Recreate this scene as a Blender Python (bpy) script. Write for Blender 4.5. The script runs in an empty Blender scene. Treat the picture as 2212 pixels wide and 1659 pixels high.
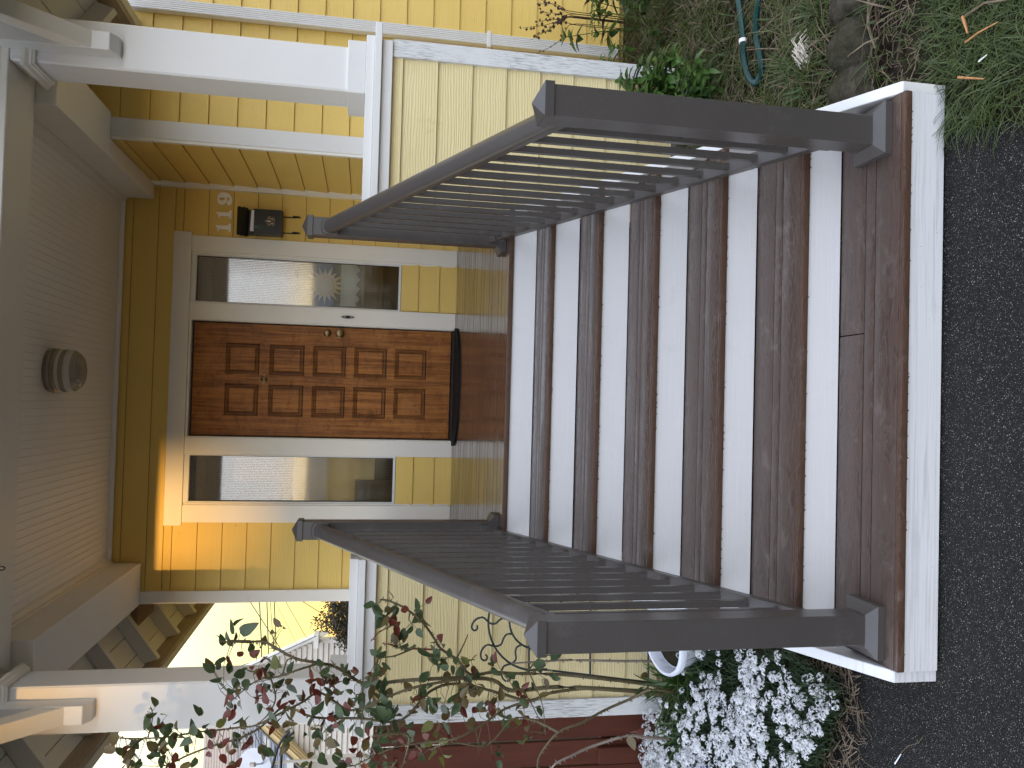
import bpy, bmesh, math, random
from mathutils import Vector, Matrix, noise
R = math.radians
random.seed(11)
sc = bpy.context.scene
col = sc.collection

# ------------------------------------------------------------------ camera (turned on its side, as the photograph was taken)
def make_camera():
    yaw, pitch, roll = -0.0267, -0.1784, 0.0318
    cy, sy, cp, sp = math.cos(yaw), math.sin(yaw), math.cos(pitch), math.sin(pitch)
    f = Vector((-sy*cp, cy*cp, sp)); r = Vector((cy, sy, 0)); u = r.cross(f)
    cr, sr = math.cos(roll), math.sin(roll)
    r2 = cr*r + sr*u; u2 = -sr*r + cr*u
    x, y, z = -u2, r2, -f
    m = Matrix(((x.x, y.x, z.x, -0.1486), (x.y, y.y, z.y, -6.6715), (x.z, y.z, z.z, 0.7156), (0, 0, 0, 1)))
    cd = bpy.data.cameras.new('camera'); c = bpy.data.objects.new('camera', cd)
    cd.sensor_fit = 'HORIZONTAL'; cd.sensor_width = 36; cd.lens = 1750.5/2212*36
    cd.clip_start = 0.05; cd.clip_end = 2000
    c.matrix_world = m
    col.objects.link(c); sc.camera = c
make_camera()

# ------------------------------------------------------------------ world and sun
SUN_AZ, SUN_EL = R(2.0), R(1.2)          # low evening sun, behind the camera and a little to the left
w = bpy.data.worlds.new('World'); sc.world = w; w.use_nodes = True
nt = w.node_tree; nt.nodes.clear()
def wn(t, **k):
    n = nt.nodes.new(t)
    for a, b in k.items(): setattr(n, a, b)
    return n
out = wn('ShaderNodeOutputWorld'); bg = wn('ShaderNodeBackground'); bg.inputs[1].default_value = 0.12
sky = wn('ShaderNodeTexSky', sky_type='NISHITA'); sky.sun_disc = False
sky.sun_elevation = R(3); sky.sun_rotation = math.pi + SUN_AZ; sky.altitude = 50; sky.air_density = 1.0; sky.dust_density = 2.0
tc = wn('ShaderNodeTexCoord'); sep = wn('ShaderNodeSeparateXYZ'); nt.links.new(tc.outputs['Generated'], sep.inputs[0])
ramp = wn('ShaderNodeValToRGB'); nt.links.new(sep.outputs['Z'], ramp.inputs[0])
e = ramp.color_ramp.elements
e[0].position = 0.0; e[0].color = (1.0, 0.52, 0.12, 1)
e[1].position = 1.0; e[1].color = (0.64, 0.73, 0.93, 1)
for p, c in ((0.045, (0.68, 0.52, 0.17, 1)), (0.095, (0.56, 0.50, 0.20, 1)), (0.18, (0.56, 0.53, 0.33, 1)), (0.32, (0.60, 0.59, 0.51, 1)), (0.55, (0.70, 0.76, 0.86, 1))):
    q = ramp.color_ramp.elements.new(p); q.color = c
nz = wn('ShaderNodeTexNoise'); nz.inputs['Scale'].default_value = 2.2; nz.inputs['Detail'].default_value = 5
nt.links.new(tc.outputs['Generated'], nz.inputs['Vector'])
mr = wn('ShaderNodeMapRange'); mr.inputs[1].default_value = 0.3; mr.inputs[2].default_value = 0.7; mr.inputs[3].default_value = 0.82; mr.inputs[4].default_value = 1.12
nt.links.new(nz.outputs['Fac'], mr.inputs[0])
cm = wn('ShaderNodeVectorMath', operation='SCALE'); ramp2 = wn('ShaderNodeValToRGB'); nt.links.new(sep.outputs['Z'], ramp2.inputs[0])   # the side of the set sun: a narrow golden band, blue-white above
e = ramp2.color_ramp.elements
e[0].position = 0.0; e[0].color = (1.0, 0.50, 0.10, 1); e[1].position = 1.0; e[1].color = (0.64, 0.73, 0.93, 1)
for p, c in ((0.035, (1.0, 0.66, 0.20, 1)), (0.06, (0.92, 0.80, 0.52, 1)), (0.10, (0.66, 0.76, 0.84, 1)), (0.32, (0.78, 0.83, 0.93, 1)), (0.6, (0.74, 0.80, 0.94, 1))):
    q = ramp2.color_ramp.elements.new(p); q.color = c
mrY = wn('ShaderNodeMapRange'); mrY.inputs[1].default_value = -.45; mrY.inputs[2].default_value = .35; nt.links.new(sep.outputs['Y'], mrY.inputs[0])
mixr = wn('ShaderNodeMix', data_type='RGBA'); nt.links.new(mrY.outputs[0], mixr.inputs[0]); nt.links.new(ramp2.outputs[0], mixr.inputs[6]); nt.links.new(ramp.outputs[0], mixr.inputs[7])
nt.links.new(mixr.outputs[2], cm.inputs[0]); nt.links.new(mr.outputs[0], cm.inputs['Scale'])
cm2 = wn('ShaderNodeVectorMath', operation='SCALE'); nt.links.new(cm.outputs[0], cm2.inputs[0]); cm2.inputs['Scale'].default_value = 10.5
ad = wn('ShaderNodeVectorMath', operation='ADD'); nt.links.new(cm2.outputs[0], ad.inputs[0]); skm = wn('ShaderNodeVectorMath', operation='SCALE'); skm.inputs['Scale'].default_value = .12; nt.links.new(sky.outputs[0], skm.inputs[0]); nt.links.new(skm.outputs[0], ad.inputs[1])
nt.links.new(ad.outputs[0], bg.inputs[0]); nt.links.new(bg.outputs[0], out.inputs[0])

sd = bpy.data.lights.new('sun', 'SUN'); sd.energy = 3.3; sd.angle = R(0.9); sd.color = (1.0, 0.58, 0.20)
so = bpy.data.objects.new('sun', sd); col.objects.link(so)
so.rotation_euler = Vector((-math.sin(SUN_AZ)*math.cos(SUN_EL), -math.cos(SUN_AZ)*math.cos(SUN_EL), math.sin(SUN_EL))).to_track_quat('Z', 'Y').to_euler()

sc.view_settings.view_transform = 'Standard'; sc.view_settings.look = 'None'
sc.view_settings.exposure = 1.10; sc.view_settings.gamma = 1.0; sc.view_settings.use_curve_mapping = False
sc.cycles.max_bounces = 10; sc.cycles.diffuse_bounces = 8; sc.cycles.glossy_bounces = 4; sc.cycles.transparent_max_bounces = 12
sc.cycles.sample_clamp_indirect = 8.0

# ------------------------------------------------------------------ materials
class NT:
    def __init__(s, name):
        s.m = bpy.data.materials.new(name); s.m.use_nodes = True; s.t = s.m.node_tree; s.t.nodes.clear()
        s.o = s.n('ShaderNodeOutputMaterial'); s.b = s.n('ShaderNodeBsdfPrincipled'); s.l(s.b.outputs[0], s.o.inputs[0])
        s.g = s.n('ShaderNodeNewGeometry'); s.pos = s.g.outputs['Position']
    def n(s, t, **k):
        n = s.t.nodes.new(t)
        for a, b in k.items(): setattr(n, a, b)
        return n
    def l(s, a, b): s.t.links.new(a, b)
    def mapped(s, scale, rot=(0, 0, 0)):
        n = s.n('ShaderNodeMapping'); n.inputs['Scale'].default_value = scale; n.inputs['Rotation'].default_value = rot
        s.l(s.pos, n.inputs[0]); return n.outputs[0]
    def noise(s, scale, detail=3, rough=.55, dist=0, sv=(1, 1, 1)):
        n = s.n('ShaderNodeTexNoise'); n.inputs['Scale'].default_value = scale; n.inputs['Detail'].default_value = detail
        n.inputs['Roughness'].default_value = rough; n.inputs['Distortion'].default_value = dist
        s.l(s.mapped(sv), n.inputs['Vector']); return n.outputs['Fac']
    def voro(s, scale, sv=(1, 1, 1), feature='F1', out='Distance'):
        n = s.n('ShaderNodeTexVoronoi', feature=feature); n.inputs['Scale'].default_value = scale
        s.l(s.mapped(sv), n.inputs['Vector']); return n.outputs[out]
    def range(s, v, a, b, c=0., d=1.):
        n = s.n('ShaderNodeMapRange'); s.l(v, n.inputs[0])
        for i, x in enumerate((a, b, c, d)): n.inputs[i+1].default_value = x
        return n.outputs[0]
    def mix(s, f, a, b):
        n = s.n('ShaderNodeMix', data_type='RGBA')
        if hasattr(f, 'node'): s.l(f, n.inputs[0])
        else: n.inputs[0].default_value = f
        for i, x in ((6, a), (7, b)):
            if hasattr(x, 'node'): s.l(x, n.inputs[i])
            else: n.inputs[i].default_value = (*x[:3], 1)
        return n.outputs[2]
    def math(s, op, a, b=0.):
        n = s.n('ShaderNodeMath', operation=op)
        for i, x in ((0, a), (1, b)):
            if hasattr(x, 'node'): s.l(x, n.inputs[i])
            else: n.inputs[i].default_value = x
        return n.outputs[0]
    def bump(s, h, strength, dist=.002, prev=None):
        n = s.n('ShaderNodeBump'); n.inputs['Strength'].default_value = strength; n.inputs['Distance'].default_value = dist
        s.l(h, n.inputs['Height'])
        if prev is not None: s.l(prev, n.inputs['Normal'])
        return n.outputs[0]
    def set(s, color=None, rough=None, normal=None, **k):
        for key, v in (('Base Color', color), ('Roughness', rough), ('Normal', normal)):
            if v is None: continue
            if hasattr(v, 'node'): s.l(v, s.b.inputs[key])
            else: s.b.inputs[key].default_value = (*v[:3], 1) if key == 'Base Color' else v
        for kk, v in k.items():
            s.b.inputs[kk.replace('_', ' ')].default_value = v
        return s.m

def mul(c, f): return tuple(x*f for x in c)

def m_siding():
    s = NT('siding paint')
    g = s.noise(1.0, 4, .6, .8, (2.4, 2.4, 60)); g2 = s.noise(1.0, 3, .6, .2, (7, 7, 190)); big = s.noise(1.3, 4)
    wv = s.n('ShaderNodeTexWave', wave_type='BANDS', bands_direction='Z'); wv.inputs['Scale'].default_value = 26; wv.inputs['Distortion'].default_value = 9
    wv.inputs['Detail'].default_value = 2; wv.inputs['Detail Scale'].default_value = .5
    s.l(s.mapped((.25, .25, 1)), wv.inputs['Vector'])
    c = s.mix(s.range(big, .35, .7), (.71, .500, .125), (.77, .555, .160))
    c = s.mix(s.range(g2, .55, .8, 0, .25), c, (.58, .41, .12))
    c = s.mix(s.range(s.noise(30, 2), .74, .80, 0, .5), c, (.35, .25, .1))
    h = s.math('ADD', s.math('MULTIPLY', g, 1.0), s.math('MULTIPLY', wv.outputs['Fac'], .45))
    return s.set(c, .55, s.bump(g2, .35, .0012, s.bump(h, .55, .0024)))
def m_siding_pale():
    # same siding, paler on the low walls: cool open light put into the colour
    s = NT('siding paint open light')
    g = s.noise(1.0, 4, .6, .8, (2.4, 2.4, 60)); g2 = s.noise(1.0, 3, .6, .2, (7, 7, 190)); big = s.noise(2.0, 5)
    wv = s.n('ShaderNodeTexWave', wave_type='BANDS', bands_direction='Z'); wv.inputs['Scale'].default_value = 22; wv.inputs['Distortion'].default_value = 10
    wv.inputs['Detail'].default_value = 2; wv.inputs['Detail Scale'].default_value = .5
    s.l(s.mapped((.25, .25, 1)), wv.inputs['Vector'])
    c = s.mix(s.range(big, .35, .7), (.66, .555, .285), (.70, .60, .34))
    c = s.mix(s.range(g2, .5, .75, 0, .45), c, (.70, .56, .26))
    c = s.mix(s.range(s.noise(4.5, 5, .6, 0, (1, 1, .55)), .64, .75, 0, .55), c, (.36, .30, .16))
    h = s.math('ADD', g, s.math('MULTIPLY', wv.outputs['Fac'], .5))
    return s.set(c, .6, s.bump(g2, .5, .0015, s.bump(h, .7, .003)))
def m_white(name, base=(.78, .78, .77), peel=0., sv=(60, 60, 3), specks=.3, rough=.45, bumpk=.35):
    s = NT(name)
    g = s.noise(1.0, 3, .6, .3, sv); big = s.noise(2.2, 5)
    c = s.mix(s.range(big, .3, .75), mul(base, .95), base)
    c = s.mix(s.range(s.noise(9, 6, .7), .58, .78, 0, .30), c, mul(base, .70))
    if peel:
        p = s.math('MULTIPLY', s.range(g, .50, .60), s.range(s.noise(3.0, 4), .35, .62))
        c = s.mix(s.math('MULTIPLY', p, peel), c, (.16, .16, .155))
    if specks:
        v = s.voro(55); n2 = s.noise(11, 2)
        c = s.mix(s.math('MULTIPLY', s.range(v, .10, .05), s.range(n2, .56, .62, 0, specks)), c, (.05, .045, .04))
    return s.set(c, rough, s.bump(g, bumpk, .0015))
def m_plain(name, c, rough=.5, var=.12, scale=6, bump=0., metallic=0., sv=(1, 1, 1)):
    s = NT(name); n = s.noise(scale, 4, .6, 0, sv)
    cc = s.mix(n, mul(c, 1-var), mul(c, 1+var))
    return s.set(cc, rough, s.bump(n, bump, .002) if bump else None, Metallic=metallic)
def m_deck(name='wet deck board', wet=.5, base=(.070, .047, .038)):
    s = NT(name)
    n = s.noise(1.0, 5, .62, .6, (1.1, 9, 9)); g = s.noise(1.0, 4, .6, .3, (2.2, 60, 60)); n3 = s.noise(1.0, 5, .65, 2.2, (6, 17, 17)); drops = s.voro(70)
    c = s.mix(s.range(g, .3, .7), mul(base, .9), mul(base, 1.1))
    c = s.mix(s.range(n3, .55, .64), c, mul(base, .8))
    c = s.mix(s.range(s.noise(7, 6, .75, .5), .58, .72, 0, .35), c, (.24, .20, .18))
    wetf = s.range(n, .40, .40+.22*(1.5-wet), 0, 1)
    rough = s.range(wetf, 0, 1, .42, .10)
    h = s.math('ADD', s.math('MULTIPLY', s.range(n3, .48, .56), .8), s.math('MULTIPLY', g, .12))
    return s.set(c, rough, s.bump(h, .38, .0022), Specular_IOR_Level=.40)
def m_porch_floor():
    s = NT('wet porch floor')
    n = s.noise(1.0, 5, .6, .8, (1.2, 7, 7)); g = s.noise(1.0, 3, .5, .4, (1.5, 50, 50)); n3 = s.noise(1.0, 5, .7, 1.6, (3.5, 24, 24))
    base = (.070, .040, .026)
    c = s.mix(s.range(g, .3, .7), mul(base, .8), mul(base, 1.15))
    rough = s.range(n, .42, .58, .05, .22)
    h = s.math('ADD', s.math('MULTIPLY', s.range(n3, .47, .56), .8), s.math('MULTIPLY', g, .10))
    c = s.mix(s.range(n3, .52, .58, 0, .25), c, (.15, .12, .10))
    return s.set(c, rough, s.bump(h, .16, .0016), Specular_IOR_Level=.5, Coat_Weight=.28, Coat_Roughness=.06)
def m_rail():
    s = NT('bronze powder coated aluminium')
    v = s.voro(110, (1, 1, 1)); gate = s.noise(8, 3)
    spots = s.math('MULTIPLY', s.range(v, .22, .16), s.range(gate, .47, .54))
    c = s.mix(s.math('MULTIPLY', spots, .6), (.056, .050, .047), (.020, .018, .018))
    sp2 = s.math('MULTIPLY', s.range(s.voro(160), .14, .08), s.range(s.noise(14, 2), .52, .58))
    c = s.mix(s.math('MULTIPLY', sp2, .5), c, (.30, .28, .26))
    c = s.mix(s.range(s.noise(5, 6, .7), .58, .75, 0, .35), c, (.15, .14, .135))
    return s.set(c, s.range(s.noise(3, 4), .3, .7, .26, .44), s.bump(spots, .35, .0008), Specular_IOR_Level=.55)
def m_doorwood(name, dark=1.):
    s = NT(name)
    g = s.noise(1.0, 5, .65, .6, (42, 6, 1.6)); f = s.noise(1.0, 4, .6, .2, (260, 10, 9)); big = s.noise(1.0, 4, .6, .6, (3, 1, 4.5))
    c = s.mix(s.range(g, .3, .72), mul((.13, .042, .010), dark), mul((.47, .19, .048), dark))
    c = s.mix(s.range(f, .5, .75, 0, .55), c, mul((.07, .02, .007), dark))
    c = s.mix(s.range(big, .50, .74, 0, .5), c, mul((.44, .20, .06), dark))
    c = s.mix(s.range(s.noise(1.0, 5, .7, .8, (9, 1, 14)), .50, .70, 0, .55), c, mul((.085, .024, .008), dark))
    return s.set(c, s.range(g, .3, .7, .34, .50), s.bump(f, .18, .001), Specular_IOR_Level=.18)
def m_asphalt():
    s = NT('asphalt')
    v = s.voro(210, out='Color'); d = s.voro(210); n = s.noise(60, 4, .7); big = s.noise(1.2, 5)
    sepn = s.n('ShaderNodeSeparateColor'); s.l(v, sepn.inputs[0])
    c = s.mix(s.range(big, .3, .7), (.0035, .0032, .0030), (.0090, .0083, .0076))
    c = s.mix(s.range(sepn.outputs[0], .45, 1, 0, .55), c, (.024, .0225, .021))
    c = s.mix(s.math('MULTIPLY', s.range(sepn.outputs[1], .965, .975), s.range(d, .40, .25)), c, (.34, .31, .25))
    v2 = s.voro(480, out='Color'); sp2 = s.n('ShaderNodeSeparateColor'); s.l(v2, sp2.inputs[0])
    c = s.mix(s.range(sp2.outputs[2], .965, .972, 0, .7), c, (.34, .33, .30))
    h = s.math('ADD', s.math('MULTIPLY', d, 1.2), s.math('MULTIPLY', n, .6))
    return s.set(c, s.range(n, .3, .7, .38, .75), s.bump(h, .8, .004), Specular_IOR_Level=.22)
def m_soil(name='soil', a=(.010, .007, .005), b=(.040, .030, .021)):
    s = NT(name); n = s.noise(22, 6, .7); n2 = s.noise(3, 4)
    c = s.mix(s.range(n, .35, .7), a, b); c = s.mix(s.range(n2, .45, .7, 0, .6), c, (.030, .034, .014))
    return s.set(c, .9, s.bump(n, 1.0, .012), Specular_IOR_Level=.12)
def m_leaf(name, a, b, rough=.42, trans=.0):
    s = NT(name); n = s.noise(24, 4, .6)
    c = s.mix(s.range(n, .3, .7), a, b)
    s.set(c, rough)
    if trans:
        tr = s.n('ShaderNodeBsdfTranslucent'); s.l(c, tr.inputs[0]); mx = s.n('ShaderNodeMixShader'); mx.inputs[0].default_value = trans
        s.l(s.b.outputs[0], mx.inputs[1]); s.l(tr.outputs[0], mx.inputs[2]); s.l(mx.outputs[0], s.o.inputs[0])
    return s.m
def m_glass():
    s = NT('reeded glass')
    wv = s.n('ShaderNodeTexWave', wave_type='BANDS', bands_direction='X', wave_profile='SIN'); wv.inputs['Scale'].default_value = 2*math.pi/.0135/20*1.0
    s.l(s.pos, wv.inputs['Vector'])
    nb = s.bump(wv.outputs['Fac'], .22, .0012)
    fr = s.n('ShaderNodeFresnel'); fr.inputs[0].default_value = 1.9
    gl = s.n('ShaderNodeBsdfGlossy'); gl.inputs['Roughness'].default_value = .04; gl.inputs[0].default_value = (.95, .97, 1, 1); s.l(nb, gl.inputs['Normal'])
    tr = s.n('ShaderNodeBsdfTransparent'); tr.inputs[0].default_value = (.88, .90, .88, 1)
    mx = s.n('ShaderNodeMixShader'); f = s.math('MULTIPLY', s.math('MULTIPLY', fr.outputs[0], 1.45), s.range(wv.outputs['Fac'], 0, 1, .62, 1.15))
    s.l(f, mx.inputs[0]); s.l(tr.outputs[0], mx.inputs[1]); s.l(gl.outputs[0], mx.inputs[2]); s.l(mx.outputs[0], s.o.inputs[0])
    return s.m

M = {}
M['siding'] = m_siding(); M['siding_pale'] = m_siding_pale()
M['white'] = m_white('white trim paint', (.70, .70, .69)); M['white_col'] = m_white('white column paint', (.71, .71, .70), 0, (5, 5, 5), .12)
M['white_warm'] = m_white('cream trim paint', (.80, .775, .71), 0, (40, 40, 3), .35)
M['white_riser'] = m_white('white riser paint', (.655, .66, .675), 0, (3, 3, 130), .35, .4, .5)
M['white_fascia'] = m_white('white fascia paint', (.635, .64, .655), .25, (3, 3, 110), 1.0, .45, .6)
M['white_peel'] = m_white('peeling white paint', (.66, .67, .67), .9, (210, 210, 12), .3, .6, .9)
M['ceiling'] = m_white('ceiling paint', (.84, .825, .78), 0, (30, 3, 30), .5)
M['eave'] = m_white('eave paint', (.66, .64, .58), .0, (25, 4, 25), .4)
M['fascia_wood'] = m_plain('weathered fascia', (.36, .30, .23), .7, .5, 1, .6, 0, (30, 2.5, 60))
M['tread'] = m_deck('tread board', .5); M['tread_edge'] = m_deck('tread nosing', .1, (.076, .043, .030)); M['porch_floor'] = m_porch_floor()
M['rail'] = m_rail(); M['black'] = m_plain('black steel', (.008, .008, .008), .38, .3, 40)
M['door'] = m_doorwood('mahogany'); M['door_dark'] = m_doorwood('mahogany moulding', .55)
M['asphalt'] = m_asphalt(); M['soil'] = m_soil(); M['mulch'] = m_soil('mulch', (.009, .006, .004), (.036, .024, .016))
M['glass'] = m_glass()
M['brass'] = m_plain('antique brass', (.20, .14, .07), .35, .3, 60, 0, .9)
M['gasket'] = m_plain('dark gasket', (.012, .012, .014), .6)
M['mat'] = m_plain('rubber mat', (.014, .014, .016), .75, .5, 220, 1.0)
M['concrete'] = m_plain('concrete', (.20, .19, .175), .9, .25, 14, .6)
M['stone'] = m_plain('mossy stone', (.058, .050, .040), .85, .6, 16, 1.0)
M['fence'] = m_plain('red stained cedar', (.085, .027, .017), .6, .4, 1.0, .4, 0, (30, 30, 3))
M['clapboard'] = m_plain('pale clapboard', (.60, .56, .50), .6, .08, 3)
M['shingle'] = m_plain('grey roof shingle', (.20, .21, .23), .85, .3, 12, .4)
M['far_white'] = m_plain('far white trim', (.72, .70, .66), .55)
M['far_yellow'] = m_plain('far yellow trim', (.75, .58, .30), .55)
M['metal'] = m_plain('galvanised metal', (.45, .45, .46), .4, .15, 8, 0, .7)
M['cable'] = m_plain('cable', (.012, .012, .013), .5)
M['lamp_glass'] = m_plain('frosted lamp glass', (.60, .56, .48), .25)
M['lamp_clear'] = m_plain('ribbed lamp glass', (.32, .28, .20), .15)
M['lamp_base'] = m_plain('tarnished lamp base', (.30, .25, .19), .4, .3, 20, 0, .5)
M['paper'] = m_plain('white paper', (.70, .68, .74), .6, .04)
M['green_ribbon'] = m_plain('green ribbon', (.01, .09, .05), .4)
M['gold'] = m_plain('brushed gold', (.62, .52, .32), .4, .2, 60, 0, .6)
M['number'] = m_plain('cream number', (.90, .87, .82), .6, .08, 40)
M['iron'] = m_plain('green black iron', (.014, .028, .034), .45)
M['ceramic'] = m_plain('white glazed pot', (.72, .76, .86), .2, .05)
M['blue'] = m_plain('blue glaze', (.04, .10, .42), .12, .1)
M['hose'] = m_plain('green hose', (.005, .050, .046), .35, .15)
M['tag'] = m_plain('white tag', (.75, .75, .75), .4)
M['cane'] = m_leaf('rose cane', (.060, .050, .022), (.11, .085, .035), .6)
M['cane_grey'] = m_leaf('dead cane', (.17, .14, .11), (.24, .20, .17), .8)
M['cane_red'] = m_leaf('young cane', (.13, .02, .02), (.16, .04, .02), .5)
M['lg'] = m_leaf('rose leaf green', (.042, .070, .030), (.080, .120, .052), .35, .25)
M['lb'] = m_leaf('rose leaf bronze', (.10, .070, .028), (.14, .11, .04), .35, .25)
M['lr'] = m_leaf('rose leaf red', (.11, .018, .016), (.17, .045, .026), .35, .25)
M['ly'] = m_leaf('rose leaf yellow', (.13, .15, .03), (.20, .21, .05), .4, .3)
M['grass'] = m_leaf('grass', (.030, .055, .010), (.070, .105, .022), .55, .3)
M['grass2'] = m_leaf('pale grass', (.060, .090, .030), (.14, .17, .07), .55, .3)
M['weed'] = m_leaf('weed leaf', (.045, .105, .018), (.095, .175, .040), .38, .3)
M['weed_d'] = m_leaf('dark weed leaf', (.012, .034, .010), (.030, .062, .018), .5, .2)
M['strap'] = m_leaf('strap leaf', (.030, .075, .014), (.060, .115, .025), .35, .25)
M['dry'] = m_leaf('dry stalk', (.10, .07, .045), (.20, .15, .10), .8)
M['dead'] = m_leaf('dead leaf', (.030, .012, .008), (.060, .028, .016), .7)
M['petal'] = m_leaf('white petal', (.66, .68, .70), (.76, .77, .79), .6, .2)
M['bleach'] = m_leaf('bleached stem', (.50, .45, .38), (.62, .56, .48), .7)
M['wood_chip'] = m_leaf('wood splinter', (.38, .16, .06), (.50, .24, .10), .7)
M['shrub'] = m_leaf('far shrub', (.022, .022, .010), (.075, .055, .02), .6, .3)
M['drape'] = m_plain('olive drape', (.20, .18, .09), .9)
M['lap_shade'] = m_plain('lap joint shade', (.16, .105, .03), .9)  # shade of the lap edge, put in as a dark colour
M['interior'] = m_plain('interior wall', (.23, .15, .085), .8)
M['interior_d'] = m_plain('interior dark wood', (.10, .055, .03), .5)
M['pane_sheet'] = m_plain('pale curtain', (.60, .58, .52), .9)
M['plaque'] = m_plain('sun plaque', (.95, .66, .26), .6)


for k_ in ('stone', 'concrete', 'fence', 'mat'): M[k_].node_tree.nodes['Principled BSDF'].inputs['Specular IOR Level'].default_value = .15
M['stone'] = m_soil('mossy stone', (.022, .019, .015), (.085, .073, .056))

# ------------------------------------------------------------------ mesh helpers
def tag(o, label=None, cat=None, group=None, kind=None):
    if label: o['label'] = label
    if cat: o['category'] = cat
    if group: o['group'] = group
    if kind: o['kind'] = kind
    return o
def empty(name, loc=(0, 0, 0), label=None, cat=None, group=None, rz=0):
    o = bpy.data.objects.new(name, None); col.objects.link(o); o.location = loc; o.rotation_euler = (0, 0, rz)
    o.empty_display_size = .1
    return tag(o, label, cat, group)
WORLD_OF = {}
def attach(o, parent):
    # parents sit unrotated: children are given in world coordinates, so the parent's place is subtracted
    if parent is None: return
    o.parent = parent
    v = Vector(parent.location)
    o.matrix_parent_inverse = Matrix.Translation(-v)
class MB:
    def __init__(s): s.v = []; s.f = []; s.mi = []; s.cur = 0
    def quad(s, a, b, c, d):
        n = len(s.v); s.v += [tuple(a), tuple(b), tuple(c), tuple(d)]; s.f.append((n, n+1, n+2, n+3)); s.mi.append(s.cur); return s
    def tri(s, a, b, c):
        n = len(s.v); s.v += [tuple(a), tuple(b), tuple(c)]; s.f.append((n, n+1, n+2)); s.mi.append(s.cur); return s
    def hexa(s, p):      # p[0..3] lower loop, p[4..7] upper loop
        n = len(s.v); s.v += [tuple(q) for q in p]
        for f in ((0, 3, 2, 1), (4, 5, 6, 7), (0, 1, 5, 4), (1, 2, 6, 5), (2, 3, 7, 6), (3, 0, 4, 7)):
            s.f.append(tuple(n+i for i in f)); s.mi.append(s.cur)
        return s
    def box(s, x0, x1, y0, y1, z0, z1):
        s.hexa([(x0, y0, z0), (x1, y0, z0), (x1, y1, z0), (x0, y1, z0), (x0, y0, z1), (x1, y0, z1), (x1, y1, z1), (x0, y1, z1)])
        return s
    def prism(s, pts, off):     # polygon pts (3D), extruded by vector off
        n = len(s.v); k = len(pts); off = Vector(off)
        s.v += [tuple(p) for p in pts] + [tuple(Vector(p)+off) for p in pts]
        s.f.append(tuple(n+i for i in reversed(range(k)))); s.mi.append(s.cur)
        s.f.append(tuple(n+k+i for i in range(k))); s.mi.append(s.cur)
        for i in range(k):
            j = (i+1) % k; s.f.append((n+i, n+j, n+k+j, n+k+i)); s.mi.append(s.cur)
        return s
    def tube(s, pts, r, seg=6, r1=None):
        pts = [Vector(p) for p in pts]; n0 = len(s.v); m = len(pts)
        up = Vector((0, 0, 1))
        for i, p in enumerate(pts):
            d = (pts[min(i+1, m-1)]-pts[max(i-1, 0)]).normalized()
            a = d.cross(up)
            if a.length < .1: a = d.cross(Vector((0, 1, 0)))
            a.normalize(); b = d.cross(a)
            rr = r if r1 is None else r+(r1-r)*i/(m-1)
            if callable(r): rr = r(i/(m-1))
            for k in range(seg):
                t = 2*math.pi*k/seg; s.v.append(tuple(p+a*math.cos(t)*rr+b*math.sin(t)*rr))
        for i in range(m-1):
            for k in range(seg):
                k2 = (k+1) % seg
                s.f.append((n0+i*seg+k, n0+i*seg+k2, n0+(i+1)*seg+k2, n0+(i+1)*seg+k)); s.mi.append(s.cur)
        s.f.append(tuple(n0+k for k in range(seg))); s.mi.append(s.cur)
        s.f.append(tuple(n0+(m-1)*seg+k for k in reversed(range(seg)))); s.mi.append(s.cur)
        return s
    def lathe(s, prof, c, axis='Z', seg=24):
        # prof: list of (radius, height); closed at both ends
        n0 = len(s.v)
        for (r, h) in prof:
            for k in range(seg):
                t = 2*math.pi*k/seg; a, b = r*math.cos(t), r*math.sin(t)
                p = (a, b, h) if axis == 'Z' else ((a, -h, b) if axis == 'Y' else (h, a, b))
                s.v.append((c[0]+p[0], c[1]+p[1], c[2]+p[2]))
        for i in range(len(prof)-1):
            for k in range(seg):
                k2 = (k+1) % seg
                s.f.append((n0+i*seg+k, n0+i*seg+k2, n0+(i+1)*seg+k2, n0+(i+1)*seg+k)); s.mi.append(s.cur)
        s.f.append(tuple(n0+k for k in reversed(range(seg)))); s.mi.append(s.cur)
        s.f.append(tuple(n0+(len(prof)-1)*seg+k for k in range(seg))); s.mi.append(s.cur)
        return s
    def mesh(s, name, mats):
        me = bpy.data.meshes.new(name); me.from_pydata(s.v, [], s.f)
        for m in (mats if isinstance(mats, (list, tuple)) else [mats]): me.materials.append(m)
        if any(s.mi): me.polygons.foreach_set('material_index', s.mi)
        me.update(); return me
    def build(s, name, mats, parent=None, bevel=0., smooth=False, seg=1):
        me = s.mesh(name, mats)
        bm = bmesh.new(); bm.from_mesh(me); bmesh.ops.recalc_face_normals(bm, faces=bm.faces)
        if bevel:
            eds = [e for e in bm.edges if len(e.link_faces) == 2 and e.calc_face_angle(0) > .5]
            bmesh.ops.bevel(bm, geom=eds, offset=bevel, segments=seg, affect='EDGES', profile=.6)
        bm.to_mesh(me); bm.free()
        if smooth:
            me.polygons.foreach_set('use_smooth', [True]*len(me.polygons)); me.update()
            try: me.set_sharp_from_angle(angle=R(40))
            except Exception: pass
        o = bpy.data.objects.new(name, me); col.objects.link(o); attach(o, parent); return o
def place(name, me, parent, loc, rot=None, scale=1.):
    o = bpy.data.objects.new(name, me); col.objects.link(o)
    o.location = loc
    if rot is not None: o.rotation_euler = rot
    if not isinstance(scale, (tuple, list)): scale = (scale,)*3
    o.scale = scale; attach(o, parent); return o
def box(name, m, parent, x0, x1, y0, y1, z0, z1, bevel=.0):
    return MB().box(x0, x1, y0, y1, z0, z1).build(name, m, parent, bevel)
def struct(o): o['kind'] = 'structure'; return o

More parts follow.
